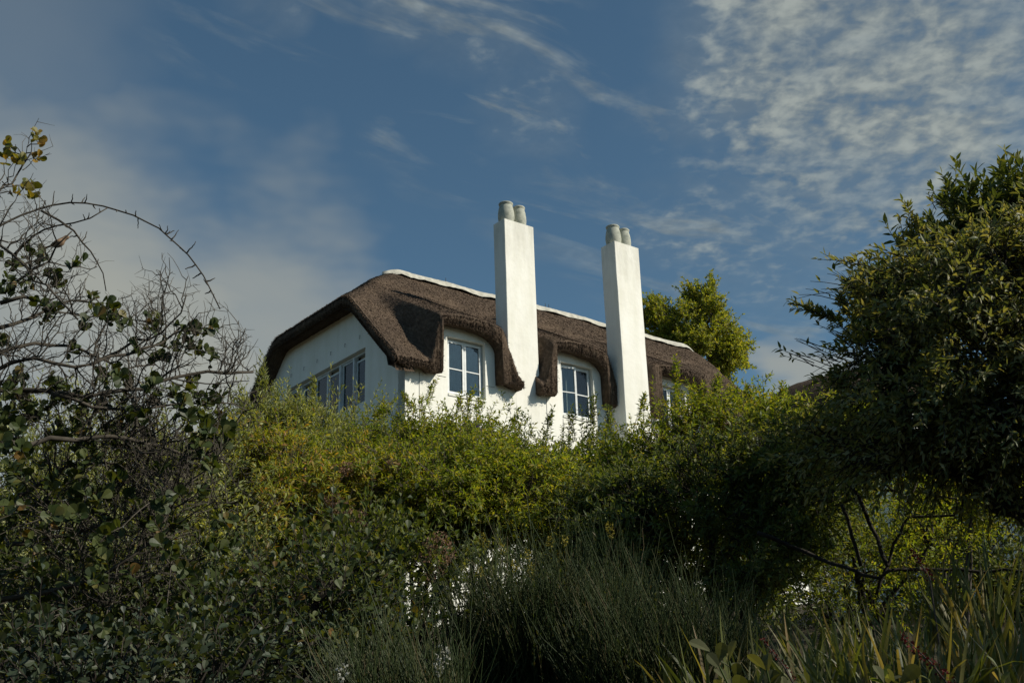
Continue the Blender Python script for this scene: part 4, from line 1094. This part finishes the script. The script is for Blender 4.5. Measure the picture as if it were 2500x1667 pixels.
# big trees growing beside the path, outside the picture; they shade the foreground
for k, (x, y, h, rr, sd_) in enumerate(((9.6, 3.6, 7.3, 2.3, 41), (8.8, .4, 6.6, 2.2, 42), (9.2, -3.0, 6.8, 2.3, 44))):
    b0 = np.array([x, y, float(ground_z(x, y))])
    c0 = np.array([x, y, h - rr * .75])
    shrub('bushy_tree', ['leafy tree beside the spray-leaved tree, just out of the picture', 'low bushy tree nearest to the viewer on the sunny side, out of the picture', 'leafy tree behind the viewer on the sunny side, out of the picture'][k], 'tree', b0,
          [(c0, (rr, rr, rr * .8)), (c0 + (-.3, .2, -1.3), (rr * 1.05, rr * 1.05, rr * .9)), (c0 + (.3, -.2, -3.0), (rr * .95, rr * .95, rr * .8))],
          leaf=('diamond', 0.22), leaf_len=0.15, nshoot=2300, per=16, shoot=(.3, .7), mat='l_mid', bark='bark_dark', clusters=120, csize=.25, seed=sd_, stems=8, shell=.2, group='trees shading the path',
          trunk=[([b0, b0 + (.1, 0, 1.2), c0], .16, .05, 'trunk')])


# ------------------------------------------------------------------ bare thorny tree
def resample(P, step):
    P = np.asarray(P, float); L = np.concatenate([[0], np.cumsum(np.linalg.norm(np.diff(P, axis=0), axis=1))])
    n = max(4, int(L[-1] / step)); t = np.linspace(0, L[-1], n)
    return np.stack([np.interp(t, L, P[:, i]) for i in range(3)], 1)


def zig(S, D, Ln, m, rng, amp, lift):
    n = len(S); t = np.linspace(0, 1, m)
    PL = S[:, None] + D[:, None] * (Ln[:, None] * t)[:, :, None]
    PL[:, 1:] += np.cumsum(rng.normal(0, 1, (n, m - 1, 3)), axis=1) * (amp * Ln)[:, None, None]
    PL[:, :, 2] += lift * (Ln[:, None] * t ** 2)
    return PL


def kids(PL, per, rng, upb, spread, lo, hi, rel=None, start=.1):
    """side shoots along polylines (n,m,3)"""
    n, m, _ = PL.shape
    u = rng.uniform(start, 1, (n, per)) * (m - 1); i0 = np.minimum(u.astype(int), m - 2); w = (u - i0)[:, :, None]; r = np.arange(n)[:, None]
    P = PL[r, i0] * (1 - w) + PL[r, i0 + 1] * w; T = norm(PL[r, i0 + 1] - PL[r, i0])
    side = norm(rng.normal(0, 1, P.shape)); side -= T * np.sum(side * T, -1, keepdims=True)
    D = norm(T * (1 - spread) + norm(side) * spread + np.array([0, 0, upb]))
    L = rng.uniform(lo, hi, (n, per))
    return P.reshape(-1, 3), D.reshape(-1, 3), L.ravel()


def build_thorny_tree():
    rng = np.random.default_rng(77)
    base = gb(-330, 6.4)
    root = thing('thorny_tree', 'bare thorny tree with tangled grey twigs, round leathery leaves and one long arching branch', 'tree', tuple(base))
    D0 = 6.2
    limbs = [
        [(-330, 1500), (-280, 1250), (-200, 1080), (0, 943), (124, 959), (207, 968), (315, 951), (398, 926), (481, 910), (560, 911), (618, 908)],
        [(-280, 1250), (-180, 1000), (0, 897), (83, 879), (166, 893), (249, 876), (323, 864), (394, 835), (440, 800)],
        [(-280, 1250), (-160, 760), (-60, 560), (0, 599), (33, 626), (62, 648), (104, 690), (145, 727), (190, 780)],
        [(-280, 1250), (-150, 700), (-60, 590), (0, 553), (46, 526), (95, 510), (170, 495), (238, 499), (286, 514), (340, 530), (377, 549), (406, 576), (435, 599), (466, 628), (489, 661), (510, 698), (524, 723), (527, 742), (537, 754)],
        [(0, 800), (80, 770), (141, 742), (187, 733), (236, 738), (274, 758), (315, 796)],
        [(33, 624), (50, 607), (79, 578), (112, 557), (166, 545), (220, 535), (262, 508)],
        [(100, 514), (137, 537), (182, 566), (211, 603), (232, 628), (249, 665), (259, 711)],
        [(-200, 1080), (46, 1087), (174, 1064), (334, 1071), (389, 1092), (457, 1115), (549, 1121)],
        [(-280, 1250), (-100, 1230), (0, 1229), (70, 1197), (180, 1135), (260, 1128), (350, 1150), (470, 1130)],
        [(-330, 1500), (-150, 1380), (40, 1330), (200, 1300), (330, 1260), (420, 1190)],
        [(-330, 1500), (-100, 1480), (150, 1440), (300, 1380), (400, 1290), (430, 1200)],
        [(124, 959), (230, 1000), (330, 1000), (420, 985), (560, 985), (600, 1000)],
        [(249, 876), (330, 840), (380, 815), (430, 790), (455, 720)],
        [(-160, 760), (-60, 480), (0, 470), (40, 430), (75, 375)],
        [(-100, 900), (20, 850), (120, 840), (200, 850), (300, 900), (380, 890)],
        [(0, 740), (60, 730), (110, 745), (160, 760), (215, 775)],
        [(20, 700), (70, 660), (110, 640), (150, 590), (175, 565)],
    ]
    rad = [.027, .019, .014, .008, .010, .007, .005, .020, .017, .02, .02, .009, .009, .012, .014, .010, .008]
    allP = []
    for i, (L, r) in enumerate(zip(limbs, rad)):
        dz = D0 + rng.normal(0, .18) + 0.25 * np.sin(np.linspace(0, 3, len(L)) + rng.random() * 6)
        P = np.array([at(x, y, d) for (x, y), d in zip(L, dz)])
        P = resample(P, 0.09); P[1:-1] += rng.normal(0, .003 if i in (3, 5, 6) else .009, (len(P) - 2, 3))
        mb = MB(); mb.tube(P - base, r * (1 - .82 * np.linspace(0, 1, len(P)) ** .7) + .002, 6)
        mb.obj('branch', MAT['twig'] if r < .04 else MAT['bark'], root, True)
        allP.append((P, i))
    mb = MB(); mb.tube(np.array([base - (0, 0, .1), (base + at(-300, 1350, D0)) / 2 + (.05, 0, 0), at(-280, 1250, D0)]) - base, [.13, .11, .08], 9); mb.obj('trunk', MAT['bark'], root, True)
    # side twigs
    S, D, Ln = [], [], []
    for P, i in allP:
        if i in (3, 5, 6): per, lo, hi = .7, .02, .07          # the long arching whips carry only spurs
        elif i in (13,): per, lo, hi = 1, .08, .2
        elif i in (2, 4, 15, 16): per, lo, hi = .8, .08, .26
        elif i in (0, 1, 11, 12, 14): per, lo, hi = 1.3, .10, .36
        else: per, lo, hi = 2.8, .18, .5
        n = int(len(P) * per); st = .45 if i in (0, 1, 2, 7, 8, 9, 10) else .1
        if i in (0, 1): st = .3
        a, b, c = kids(P[None], n, rng, .35, .75, lo, hi, start=st if i not in (3,) else .5)
        S.append(a); D.append(b); Ln.append(c)
    S, D, Ln = map(np.concatenate, (S, D, Ln))
    P1 = zig(S, D, Ln, 7, rng, .035, .15)
    big = Ln > .14
    a, b, c = kids(P1[big], 5, rng, .30, .72, .05, .20); P2 = zig(a, b, c, 5, rng, .05, .1)
    k = rng.random(len(P2)) < .75
    a, b, c = kids(P2[k], 3, rng, .15, .8, .02, .11); P3 = zig(a, b, c, 3, rng, .06, 0)
    A = [tubes_batch(P1, np.full(len(P1), .0050), np.full(len(P1), .0022), 4), tubes_batch(P2, np.full(len(P2), .0028), np.full(len(P2), .0013), 3), tubes_batch(P3, np.full(len(P3), .0018), np.full(len(P3), .0007), 3)]
    V, Q, n = [], [], 0
    for v, q in A: V.append(v); Q.append(q + n); n += len(v)
    link('twigs', mk_mesh('twigs', np.concatenate(V) - base, [np.concatenate(Q)], MAT['twig']), root, 'stuff')
    # leaves in rosettes
    yel = [(20, 440), (45, 410), (30, 385), (75, 382), (55, 465), (12, 500), (78, 492), (65, 430), (10, 420), (84, 372), (40, 480)]
    dark = [(50, 690), (70, 665), (110, 680), (120, 715), (150, 700), (30, 725), (90, 730), (15, 655), (20, 715), (60, 740), (140, 740), (100, 760), (20, 780), (225, 772), (240, 790), (285, 800), (330, 815), (370, 812), (355, 835), (230, 760), (90, 820), (130, 812), (200, 820), (255, 815), (300, 830), (470, 830), (490, 822), (480, 858), (500, 880), (522, 850), (465, 872), (405, 878), (418, 893), (385, 902), (335, 895), (455, 962), (410, 1000), (430, 1040), (460, 1050), (480, 1012), (500, 1030), (490, 1060), (515, 1015), (445, 835), (510, 905),
            (60, 930), (140, 900), (40, 1000), (100, 1010), (170, 1010), (230, 960), (280, 930), (20, 870), (30, 1080), (70, 1140), (20, 1180), (120, 1130), (50, 1250), (150, 1240), (250, 1100), (310, 1190), (100, 1330), (30, 1400), (190, 1370), (350, 1060)]
    for cs, mat, npc in ((yel, 'l_round_lit', 9), (dark, 'l_round', 12)):
        cc = np.array([at(x, y, D0 + rng.normal(0, .15)) for x, y in cs])
        if cs is dark:
            cc = np.concatenate([cc, [at(rng.uniform(-60, 560), rng.uniform(960, 1600), D0 + rng.normal(0, .35)) for _ in range(230)]])
        # every rosette sits on the end of a twig that leaves the nearest branch
        near = np.concatenate([P for P, i in allP if i not in (3, 5, 6)] + [P1.reshape(-1, 3)])
        a0 = near[np.argmin(np.linalg.norm(cc[:, None] - near[None], axis=2), axis=1)]
        tip = norm(cc - a0 + np.array([0, 0, .12])) * rng.uniform(.08, .16, (len(cc), 1))
        t5 = np.linspace(0, 1, 6)[None, :, None]
        TW = a0[:, None] * (1 - t5) + (cc + tip)[:, None] * t5 + rng.normal(0, .010, (len(cc), 6, 3))
        vt, qt = tubes_batch(TW, np.full(len(cc), .0036), np.full(len(cc), .0016), 4)
        link('twigs', mk_mesh('leaf_twigs', vt - base, [qt], MAT['twig']), root, 'stuff')
        u = rng.uniform(.45, 1.0, (len(cc), npc)) ** .7; f_ = u * 5; i0 = np.minimum(f_.astype(int), 4); w_ = (f_ - i0)[:, :, None]; rr_ = np.arange(len(cc))[:, None]
        pos = (TW[rr_, i0] * (1 - w_) + TW[rr_, i0 + 1] * w_).reshape(-1, 3)
        Tn = norm(TW[rr_, i0 + 1] - TW[rr_, i0]).reshape(-1, 3); sd2 = norm(np.cross(Tn, norm(rng.normal(0, 1, Tn.shape))))
        LD = norm(Tn * .5 + sd2 * .8 + np.array([0, 0, .25])); Z = norm(Tn + rng.normal(0, .35, pos.shape) + np.array([0, -.15, .2]))
        Mx = frames(LD, Z); size = rng.uniform(.030, .064, len(pos)) * (1 if cs is dark else .9)
        tpl = tpl_round(.42, .08, .1)
        k = pick_front(pos, Mx, size, 240 if cs is dark else 60, rng)
        leaf_objects('leaf', tpl, MAT[mat], pos[k], Mx[k], size[k], root, base)
        keep = np.ones(len(pos), bool); keep[k] = False
        if keep.sum():
            V, F, ti = scatter(tpl, pos[keep] - base, Mx[keep], size[keep], rng)
            link('foliage', mk_mesh('foliage', V, F, MAT[mat], False, ti), root, 'stuff')


build_thorny_tree()


def build_bird():
    p = at(146, 596, 6.15)
    ring = []; n = 12
    # spine from tail root to beak root: (along, up, half width, half height)
    prof = [(-.045, .002, .006, .005), (-.036, .004, .013, .012), (-.018, .004, .020, .021), (.002, .007, .022, .024), (.020, .014, .018, .021), (.030, .024, .014, .015), (.040, .030, .0135, .013), (.050, .030, .010, .010), (.056, .028, .004, .004)]
    V = []
    for x, z, w, h in prof:
        for k in range(n):
            a = 2 * math.pi * k / n; V.append((x, w * math.cos(a), z + h * math.sin(a)))
    q = [(i * n + k, i * n + (k + 1) % n, (i + 1) * n + (k + 1) % n, (i + 1) * n + k) for i in range(len(prof) - 1) for k in range(n)]
    root = link('bird', mk_mesh('bird_body', V, [np.array(q), np.array([tuple(range(n))[::-1], tuple(range(len(V) - n, len(V)))])], MAT['bird'], True))
    root['label'] = 'tiny brown bird perched on a bare twig of the thorny tree'; root['category'] = 'bird'
    root.location = tuple(p); root.rotation_euler = (0, R_(-18), R_(12))
    mb = MB(); mb.add([(-.040, -.008, .004), (-.040, .008, .004), (-.085, .009, -.004), (-.085, -.009, -.004), (-.040, -.007, -.001), (-.040, .007, -.001), (-.085, .008, -.007), (-.085, -.008, -.007)],
                      [(0, 1, 2, 3), (7, 6, 5, 4), (0, 4, 5, 1), (2, 6, 7, 3), (0, 3, 7, 4), (1, 5, 6, 2)]); mb.obj('tail', MAT['bird'], root)
    mb = MB(); mb.tube([(.054, 0, .028), (.066, 0, .026)], [.0035, .0006], 6); mb.obj('beak', MAT['beak'], root)
    for s_ in (-1, 1):
        mb = MB(); mb.tube([(.002, s_ * .008, -.012), (.006, s_ * .008, -.026), (.0, s_ * .008, -.036)], [.0016, .0013, .0013], 5); mb.obj('leg', MAT['beak'], root)
        mb = MB(); mb.tube([(.02, s_ * .019, .012), (-.01, s_ * .023, .008), (-.045, s_ * .012, .003)], [.008, .011, .002], 6); mb.obj('wing', MAT['bird'], root, True)


build_bird()

# ------------------------------------------------------------------ foreground planting


def flower_head(root, P, r, n, mat, name, seed, petal=.35, flat=.7):
    rng = np.random.default_rng(seed)
    d = norm(rng.normal(0, 1, (n, 3))); pos = d * (rng.uniform(.55, 1, (n, 1)) * r) * np.array([1, 1, flat])
    V, F, ti = scatter(tpl_diamond(.45, .1, .0), pos, frames(norm(d + rng.normal(0, .8, d.shape)), norm(rng.normal(0, 1, d.shape))), np.full(n, r * petal) * rng.uniform(.6, 1.3, n), rng)
    o = link(name, mk_mesh(name, V, F, MAT[mat], False, ti), root); o.location = Vector(tuple(P)) - root.location
    return o


ROOTS = {o['label'].split()[0] + o.name: o for o in COL.objects if o.parent is None and 'label' in o}
bronze = bpy.data.objects['bronze_tipped_shrub']; willow = bpy.data.objects['willow_leaved_shrub']; arching = bpy.data.objects['arching_shrub']
for k, (x, y, d, r) in enumerate(((829, 1150, 10.3, .085), (850, 1140, 10.35, .07), (814, 1217, 10.2, .08), (833, 1240, 10.1, .08), (866, 1259, 10.0, .09), (876, 1280, 10.0, .07), (958, 1133, 10.4, .07))):
    flower_head(bronze, at(x, y, d), r, 150, 'dried', 'flower_head', 100 + k, .3)
for k, (x, y, d) in enumerate(((1158, 1041, 12.7), (1166, 1048, 12.7))): flower_head(willow, at(x, y, d), .05, 50, 'purple', 'flower', 120 + k, .5)
for k, (x, y, d) in enumerate(((1156, 1164, 10.3), (1164, 1170, 10.3))): flower_head(arching, at(x, y, d), .045, 50, 'purple', 'flower', 130 + k, .5)


def broom(name, label, px, d, half, top, n, seed, lean=0.0, mat='l_broom', hmin=.75, leafy=44, spreadx=1.0, flowers=(), fmat='yellow'):
    rng = np.random.default_rng(seed)
    base = gb(px, d); root = thing(name, label, 'shrub', tuple(base))
    a = rng.random(n) * 6.28; rr = np.sqrt(rng.random(n)) * half * .55
    S = np.stack([base[0] + rr * np.cos(a), base[1] + rr * np.sin(a) * .7, np.full(n, base[2])], -1); S[:, 2] = ground_z(S[:, 0], S[:, 1]) - .02
    H = at(px, top, d)[2] - base[2]
    out = np.stack([np.cos(a), np.sin(a)], -1) * (rr / (half * .55))[:, None] * rng.uniform(.5, 1, (n, 1))
    D = norm(np.stack([out[:, 0] * .29 * spreadx + lean + rng.normal(0, .10, n), out[:, 1] * .36 + rng.normal(0, .10, n), np.ones(n)], -1))
    Ln = H * rng.uniform(hmin, 1.05, n) * (1 - .22 * (rr / (half * .55)) ** 2)
    PL, P, Mx, size = shoots_to_leaves(S, D, Ln, leafy, rng, rng.uniform(-.22, .04, n), .034, .6, .2, .25, start=.15)
    V1, Q1 = tubes_batch(PL, np.full(n, .0032), np.full(n, .0014), 3)
    # forked tips
    a2, b2, c2 = kids(PL, 6, rng, .4, .45, .08, .32, start=.35); P2 = zig(a2, b2, c2, 4, rng, .03, .1)
    V2, Q2 = tubes_batch(P2, np.full(len(P2), .002), np.full(len(P2), .0009), 3)
    link('stems', mk_mesh('stems', np.concatenate([V1, V2]) - base, [np.concatenate([Q1, Q2 + len(V1)])], MAT[mat], False, np.repeat(rng.random(n + len(P2)), [15] * n + [12] * len(P2))), root, 'stuff')
    V, F, ti = scatter(tpl_diamond(.13, .03, .03), P - base, Mx, size, rng)
    link('foliage', mk_mesh('foliage', V, F, MAT[mat], False, ti), root, 'stuff')
    for k, (x, y, dd, r) in enumerate(flowers): flower_head(root, at(x, y, dd), r, 44, fmat, 'flower', seed * 10 + k, .5, 1.6)
    return root


yf = [(1186, 1325), (1227, 1341), (1256, 1381), (1296, 1388), (1172, 1396), (1343, 1322), (1487, 1286), (1379, 1318), (1490, 1300), (1290, 1352), (1175, 1310)]
broom('broom_shrub', 'large upright broom with fine grey-green stems and a few yellow flowers', 1350, 5.3, .62, 1310, 520, 51, flowers=[(x, y, 4.95, .016) for x, y in yf], hmin=.7)
broom('wispy_broom', 'low wispy grey-green tuft with small white flowers beside the large broom', 1000, 4.4, .32, 1540, 160, 52, lean=-.15, flowers=[(1081, 1597, 4.2, .024), (1072, 1628, 4.2, .018), (835, 1640, 4.1, .02)], fmat='white_fl', leafy=30)
broom('fine_stemmed_shrub', 'dark fine-stemmed shrub between the broom and the strap leaves', 1590, 5.0, .6, 1440, 420, 53)

shrub('round_leaved_shrub', 'shaded shrub with large rounded leaves beside the broom', 'shrub', gb(760, 5.2),
      [bl(700, 1420, 5.3, .36, .35, .16), bl(830, 1400, 5.2, .3, .35, .2), bl(880, 1500, 5.1, .26, .3, .2), bl(680, 1560, 5.0, .4, .35, .2)],
      leaf=('round', .36), leaf_len=.042, nshoot=380, per=9, shoot=(.15, .35), mat='l_round', bark='bark_dark', clusters=46, csize=.09, up=.7, spread=1., seed=61, parts=220, stem_r=.016, twig_r=.0022)
shrub('leathery_shrub', 'low blue-green shrub with leathery leaves filling the bottom corner under the thorny tree', 'shrub', gb(220, 4.4),
      [bl(60, 1620, 4.4, .28, .3, .16), bl(220, 1620, 4.3, .3, .3, .16), bl(390, 1640, 4.4, .3, .3, .14), bl(560, 1640, 4.5, .26, .3, .13), bl(220, 1720, 4.3, .6, .35, .14)],
      leaf=('round', .34), leaf_len=.042, nshoot=360, per=10, shoot=(.10, .26), mat='l_blue', bark='bark_dark', clusters=44, csize=.07, up=.8, spread=1., seed=62, parts=260, stem_r=.014, twig_r=.0025)
shrub('tangled_shrub', 'dim tangled shrub behind the leathery leaves', 'shrub', gb(380, 6.9),
      [bl(150, 1480, 7.2, .6, .45, .28), bl(420, 1450, 7.0, .55, .45, .3), bl(620, 1470, 7.0, .4, .4, .25), bl(380, 1580, 6.6, .9, .45, .2)],
      leaf=('round', .36), leaf_len=.040, nshoot=1100, per=11, shoot=(.15, .4), mat='l_round', bark='twig', clusters=70, csize=.14, up=.5, spread=1., seed=63, parts=0, stem_r=.016, twig_r=.003)
shrub('pale_leaved_shrub', 'dim shrub with faded pinkish flower heads left of the broom', 'shrub', gb(1010, 7.2),
      [bl(920, 1370, 7.2, .34, .4, .18), bl(1050, 1370, 7.2, .16, .25, .15), bl(870, 1340, 7.3, .3, .35, .2), bl(880, 1450, 7.0, .25, .3, .16), bl(1230, 1400, 7.6, .13, .2, .10), bl(1270, 1440, 7.6, .12, .2, .10)],
      leaf=('diamond', .25), leaf_len=.055, nshoot=620, per=13, shoot=(.15, .35), mat='l_mid', bark='bark_dark', clusters=44, csize=.09, up=.6, seed=64, stem_r=.016, twig_r=.003)
pale = bpy.data.objects['pale_leaved_shrub']
for k, (x, y) in enumerate(((1074, 1309), (1051, 1325), (1090, 1330), (1062, 1345), (1100, 1350), (1040, 1360), (1085, 1372), (1070, 1395), (1050, 1410))): flower_head(pale, at(x, y, 6.9), .045, 60, 'dried', 'flower_head', 140 + k, .35)

# dark planting close to the house that hides most of its lower walls
for k, (px, d, top, w_, lab) in enumerate(((690, 19, 1180, 1.9, 'dark shrub at the foot of the gable wall behind the bronze-tipped shrub'), (1420, 17.5, 1240, .8, 'dark shrub at the foot of the front wall below the chimneys'), (1640, 16.5, 1200, 1.7, 'dark shrub at the foot of the wall behind the big shaded shrub'), (470, 17, 1150, 1.6, 'distant shrub glimpsed behind the twiggy tangle'), (130, 16, 1120, 1.9, 'farthest shrub at the edge of the picture behind the thorny tree'), (2060, 19, 1210, 1.6, 'dim shrub in front of the garden wall below the arching branch'), (-20, 13, 1300, 1.3, 'low shrub at the picture edge under the thorny tree'), (2470, 17, 1180, 1.6, 'dim shrub at the picture edge below the drooping tree'))):
    c = at(px, top, d); g = float(ground_z(c[0], c[1])); h = c[2] - g
    shrub('hedge_shrub', lab, 'shrub', gb(px, d), [((c[0], c[1], g + h * .66), (w_, .9, h * .34)), ((c[0], c[1], g + h * .34), (w_ * 1.1, 1.0, h * .34))],
          leaf=('diamond', .2), leaf_len=.10, nshoot=900, per=18, shoot=(.3, .6), mat='l_mid', clusters=60, csize=.25, up=.5, seed=70 + k, group='shrubs at the foot of the house')


def blade_mesh(seed):
    rng = np.random.default_rng(seed); m = 9
    t = np.linspace(0, 1, m); bend = rng.uniform(.08, .7); w = rng.uniform(.006, .0115)
    ang = bend * t ** 2.2 * 2.4 * rng.choice([.35, .6, 1.0])
    P = np.zeros((m, 3)); P[1:, 1] = np.cumsum(np.sin(ang[1:])) / m; P[1:, 2] = np.cumsum(np.cos(ang[1:])) / m
    ww = w * np.minimum(1, .55 + 1.2 * t) * (1 - t ** 3.5); tw = rng.uniform(-.8, .8) * t
    V = []
    for i in range(m):
        n_ = np.array([0, -math.cos(ang[i]), math.sin(ang[i])]); s = np.array([math.cos(tw[i]), 0, 0]) + math.sin(tw[i]) * n_
        V += [P[i] - s * ww[i], P[i] + n_ * ww[i] * .25, P[i] + s * ww[i]]
    q = [(3 * i + a, 3 * i + a + 1, 3 * i + a + 4, 3 * i + a + 3) for i in range(m - 1) for a in (0, 1)]
    return mk_mesh('blade', V, [np.array(q)], MAT['l_strap'], True)


BLADES = [blade_mesh(900 + i) for i in range(14)]


def strap_clump(px, d, top, n, seed, label, tilt=0.0, spread=.3):
    rng = np.random.default_rng(seed); base = gb(px, d)
    root = thing('strap_leaved_plant', label, 'plant', tuple(base), 0, 'strap-leaved clumps along the bank')
    H = at(px, top, d)[2] - base[2]
    for _ in range(int(n * 1.5)):
        o = bpy.data.objects.new('blade', BLADES[rng.integers(len(BLADES))]); COL.objects.link(o); o.parent = root
        a = rng.random() * 6.28; r = .12 * math.sqrt(rng.random())
        o.location = (r * math.cos(a), r * math.sin(a), -.03)
        L = H * rng.uniform(.65, 1.12); o.scale = (1.0 * rng.uniform(.8, 1.3), L, L)
        o.rotation_euler = (rng.normal(0, spread * .7), tilt + rng.normal(0, spread), rng.random() * 6.28) if False else (rng.normal(0, spread * .5), rng.normal(tilt, spread), rng.uniform(-1.2, 1.2) + (math.pi if rng.random() < .4 else 0))
    return root


straps = [(1665, 4.6, 1480, 34, 'strap-leaved clump next to the fine-stemmed shrub'), (1775, 4.3, 1455, 36, 'second strap-leaved clump counting from the broom'),
          (1890, 4.7, 1440, 34, 'third strap-leaved clump from the broom, behind the felted grey leaves'), (2010, 4.4, 1415, 40, 'strap-leaved clump behind the felted grey-leaved plant on its far side'),
          (2120, 4.2, 1400, 44, 'tallest strap-leaved clump, with broad leaning blades'), (2235, 4.3, 1405, 44, 'strap-leaved clump behind the thick red flower spike'),
          (2345, 4.5, 1420, 40, 'strap-leaved clump behind the leafy plant in the bottom corner'), (2455, 4.4, 1400, 36, 'strap-leaved clump at the very edge of the picture'),
          (1800, 3.6, 1590, 28, 'low strap-leaved clump at the bottom beside the thin red spike'), (2060, 3.5, 1560, 26, 'low strap-leaved clump at the bottom between the two red spikes'),
          (2290, 6.6, 1270, 36, 'tall strap-leaved clump standing back under the arching branch'), (2400, 6.4, 1250, 40, 'tall strap-leaved clump farther back, beside the picture edge'),
          (1930, 6.2, 1400, 26, 'strap-leaved clump in deep shade below the big shaded shrub'),
          (2060, 5.7, 1420, 34, 'strap-leaved clump under the fallen branch where it forks'), (2175, 5.9, 1410, 34, 'strap-leaved clump just below the small red spike in shade')]
for k, (px, d, top, n, lab) in enumerate(straps): strap_clump(px, d, top, n, 300 + k, lab, tilt=-.12 if px < 2200 else .0)


def leafy_plant(name, label, px, d, top, leaf_len, nst, per, mat, seed, w=.3, sp=.35):
    rng = np.random.default_rng(seed); base = gb(px, d); root = thing(name, label, 'plant', tuple(base)); H = at(px, top, d)[2] - base[2]
    n = nst; a = rng.random(n) * 6.28
    S = base + np.stack([.05 * np.cos(a), .05 * np.sin(a), np.zeros(n)], -1); D = norm(np.stack([sp * np.cos(a), sp * np.sin(a), np.ones(n)], -1)); Ln = H * rng.uniform(.75, 1.05, n)
    PL, P, Mx, size = shoots_to_leaves(S, D, Ln, per, rng, rng.uniform(-.15, 0, n), leaf_len, 1.1, .25, .2, start=.35)
    for k in range(n): mb = MB(); mb.tube(PL[k] - base, np.linspace(.006, .0025, 5), 6); mb.obj('stem', MAT['l_mid'], root)
    leaf_objects('leaf', tpl_round(w, .07, .22), MAT[mat], P, Mx, size, root, base)
    return root


leafy_plant('felted_plant', 'pale felted grey-leaved plant in front of the strap leaves', 1965, 3.5, 1530, .085, 9, 16, 'l_grey', 81, .30)
leafy_plant('ovate_leaved_plant', 'dull green leafy plant in the bottom corner beside the red flower spike', 2330, 3.4, 1550, .066, 9, 18, 'l_mid', 82, .28)
leafy_plant('broad_leaved_plant', 'green leafy plant at the bottom edge nearest the picture corner', 2450, 3.5, 1590, .066, 7, 16, 'l_strap', 83, .28)


def red_spike(label, pts, d, r, seed):
    rng = np.random.default_rng(seed)
    P = resample([at(x, y, d) for x, y in pts], .012); base = gb(pts[-1][0], d)
    root = thing('red_flowered_plant', label, 'plant', tuple(base), 0, 'red flower spikes')
    mb = MB(); mb.tube(np.array([base, P[-1] * .5 + base * .5 + (.01, 0, 0), P[-1], P[len(P) // 2], P[0]]) - base, [.004, .004, .0035, .003, .001], 5); mb.obj('stem', MAT['bark'], root)
    n = len(P) * 9; i = rng.integers(0, len(P), n); t = 1 - i / len(P); d_ = norm(rng.normal(0, 1, (n, 3)))
    pos = P[i] + d_ * (r * (.35 + .65 * (1 - t)))[:, None]
    V, F, ti = scatter(tpl_diamond(.42, .1, .1), pos - base, frames(norm(d_ + (0, 0, .4)), norm(rng.normal(0, 1, d_.shape))), rng.uniform(.6, 1.2, n) * r * .9, rng)
    link('flower_spike', mk_mesh('flower_spike', V, F, MAT['red'], False, ti), root)


red_spike('thick dull-red flower spike leaning among the strap leaves near the corner', [(2200, 1548), (2230, 1580), (2270, 1615), (2310, 1650), (2330, 1690)], 3.5, .012, 91)
red_spike('thin dull-red flower spike at the bottom beside the low strap leaves', [(1862, 1560), (1885, 1590), (1910, 1620), (1935, 1655), (1950, 1690)], 3.4, .007, 92)
red_spike('small red flower spike in shade below the arching branch', [(2225, 1340), (2240, 1365), (2255, 1385), (2270, 1410)], 5.5, .012, 93)


def dead_branch(name, label, paths, d):
    base = gb(paths[0][0][0][0], d); root = thing(name, label, 'branch', tuple(base))
    rng = np.random.default_rng(int(d * 10))
    for pts, r0, r1 in paths:
        P = resample([at(x, y, d + .1 * math.sin(i)) for i, (x, y) in enumerate(pts)], .08); P[1:-1] += rng.normal(0, .006, (len(P) - 2, 3))
        mb = MB(); mb.tube(P - base, np.linspace(r0, r1, len(P)), 6); mb.obj('limb', MAT['bark_dark'], root, True)


dead_branch('fallen_branch', 'dark fallen branch slanting through the shaded undergrowth', [([(1850, 1300), (1919, 1327), (1994, 1361), (2056, 1381), (2100, 1398), (2147, 1408), (2182, 1388), (2300, 1391), (2420, 1393), (2520, 1394)], .014, .008), ([(2054, 1231), (2075, 1300), (2102, 1381)], .010, .012), ([(2078, 1186), (2108, 1239), (2140, 1310), (2167, 1381)], .012, .014)], 7.4)
dead_branch('crooked_branch', 'dark crooked bare branch bent like a hook under the arching limb', [([(2140, 1450), (2212, 1262), (2270, 1259), (2337, 1259), (2338, 1222), (2293, 1207), (2245, 1200), (2222, 1227)], .013, .008), ([(2090, 1189), (2140, 1195), (2186, 1199), (2210, 1215), (2222, 1227)], .010, .016), ([(2150, 1175), (2186, 1199)], .008, .010), ([(2222, 1227), (2240, 1175)], .010, .006)], 9.5)
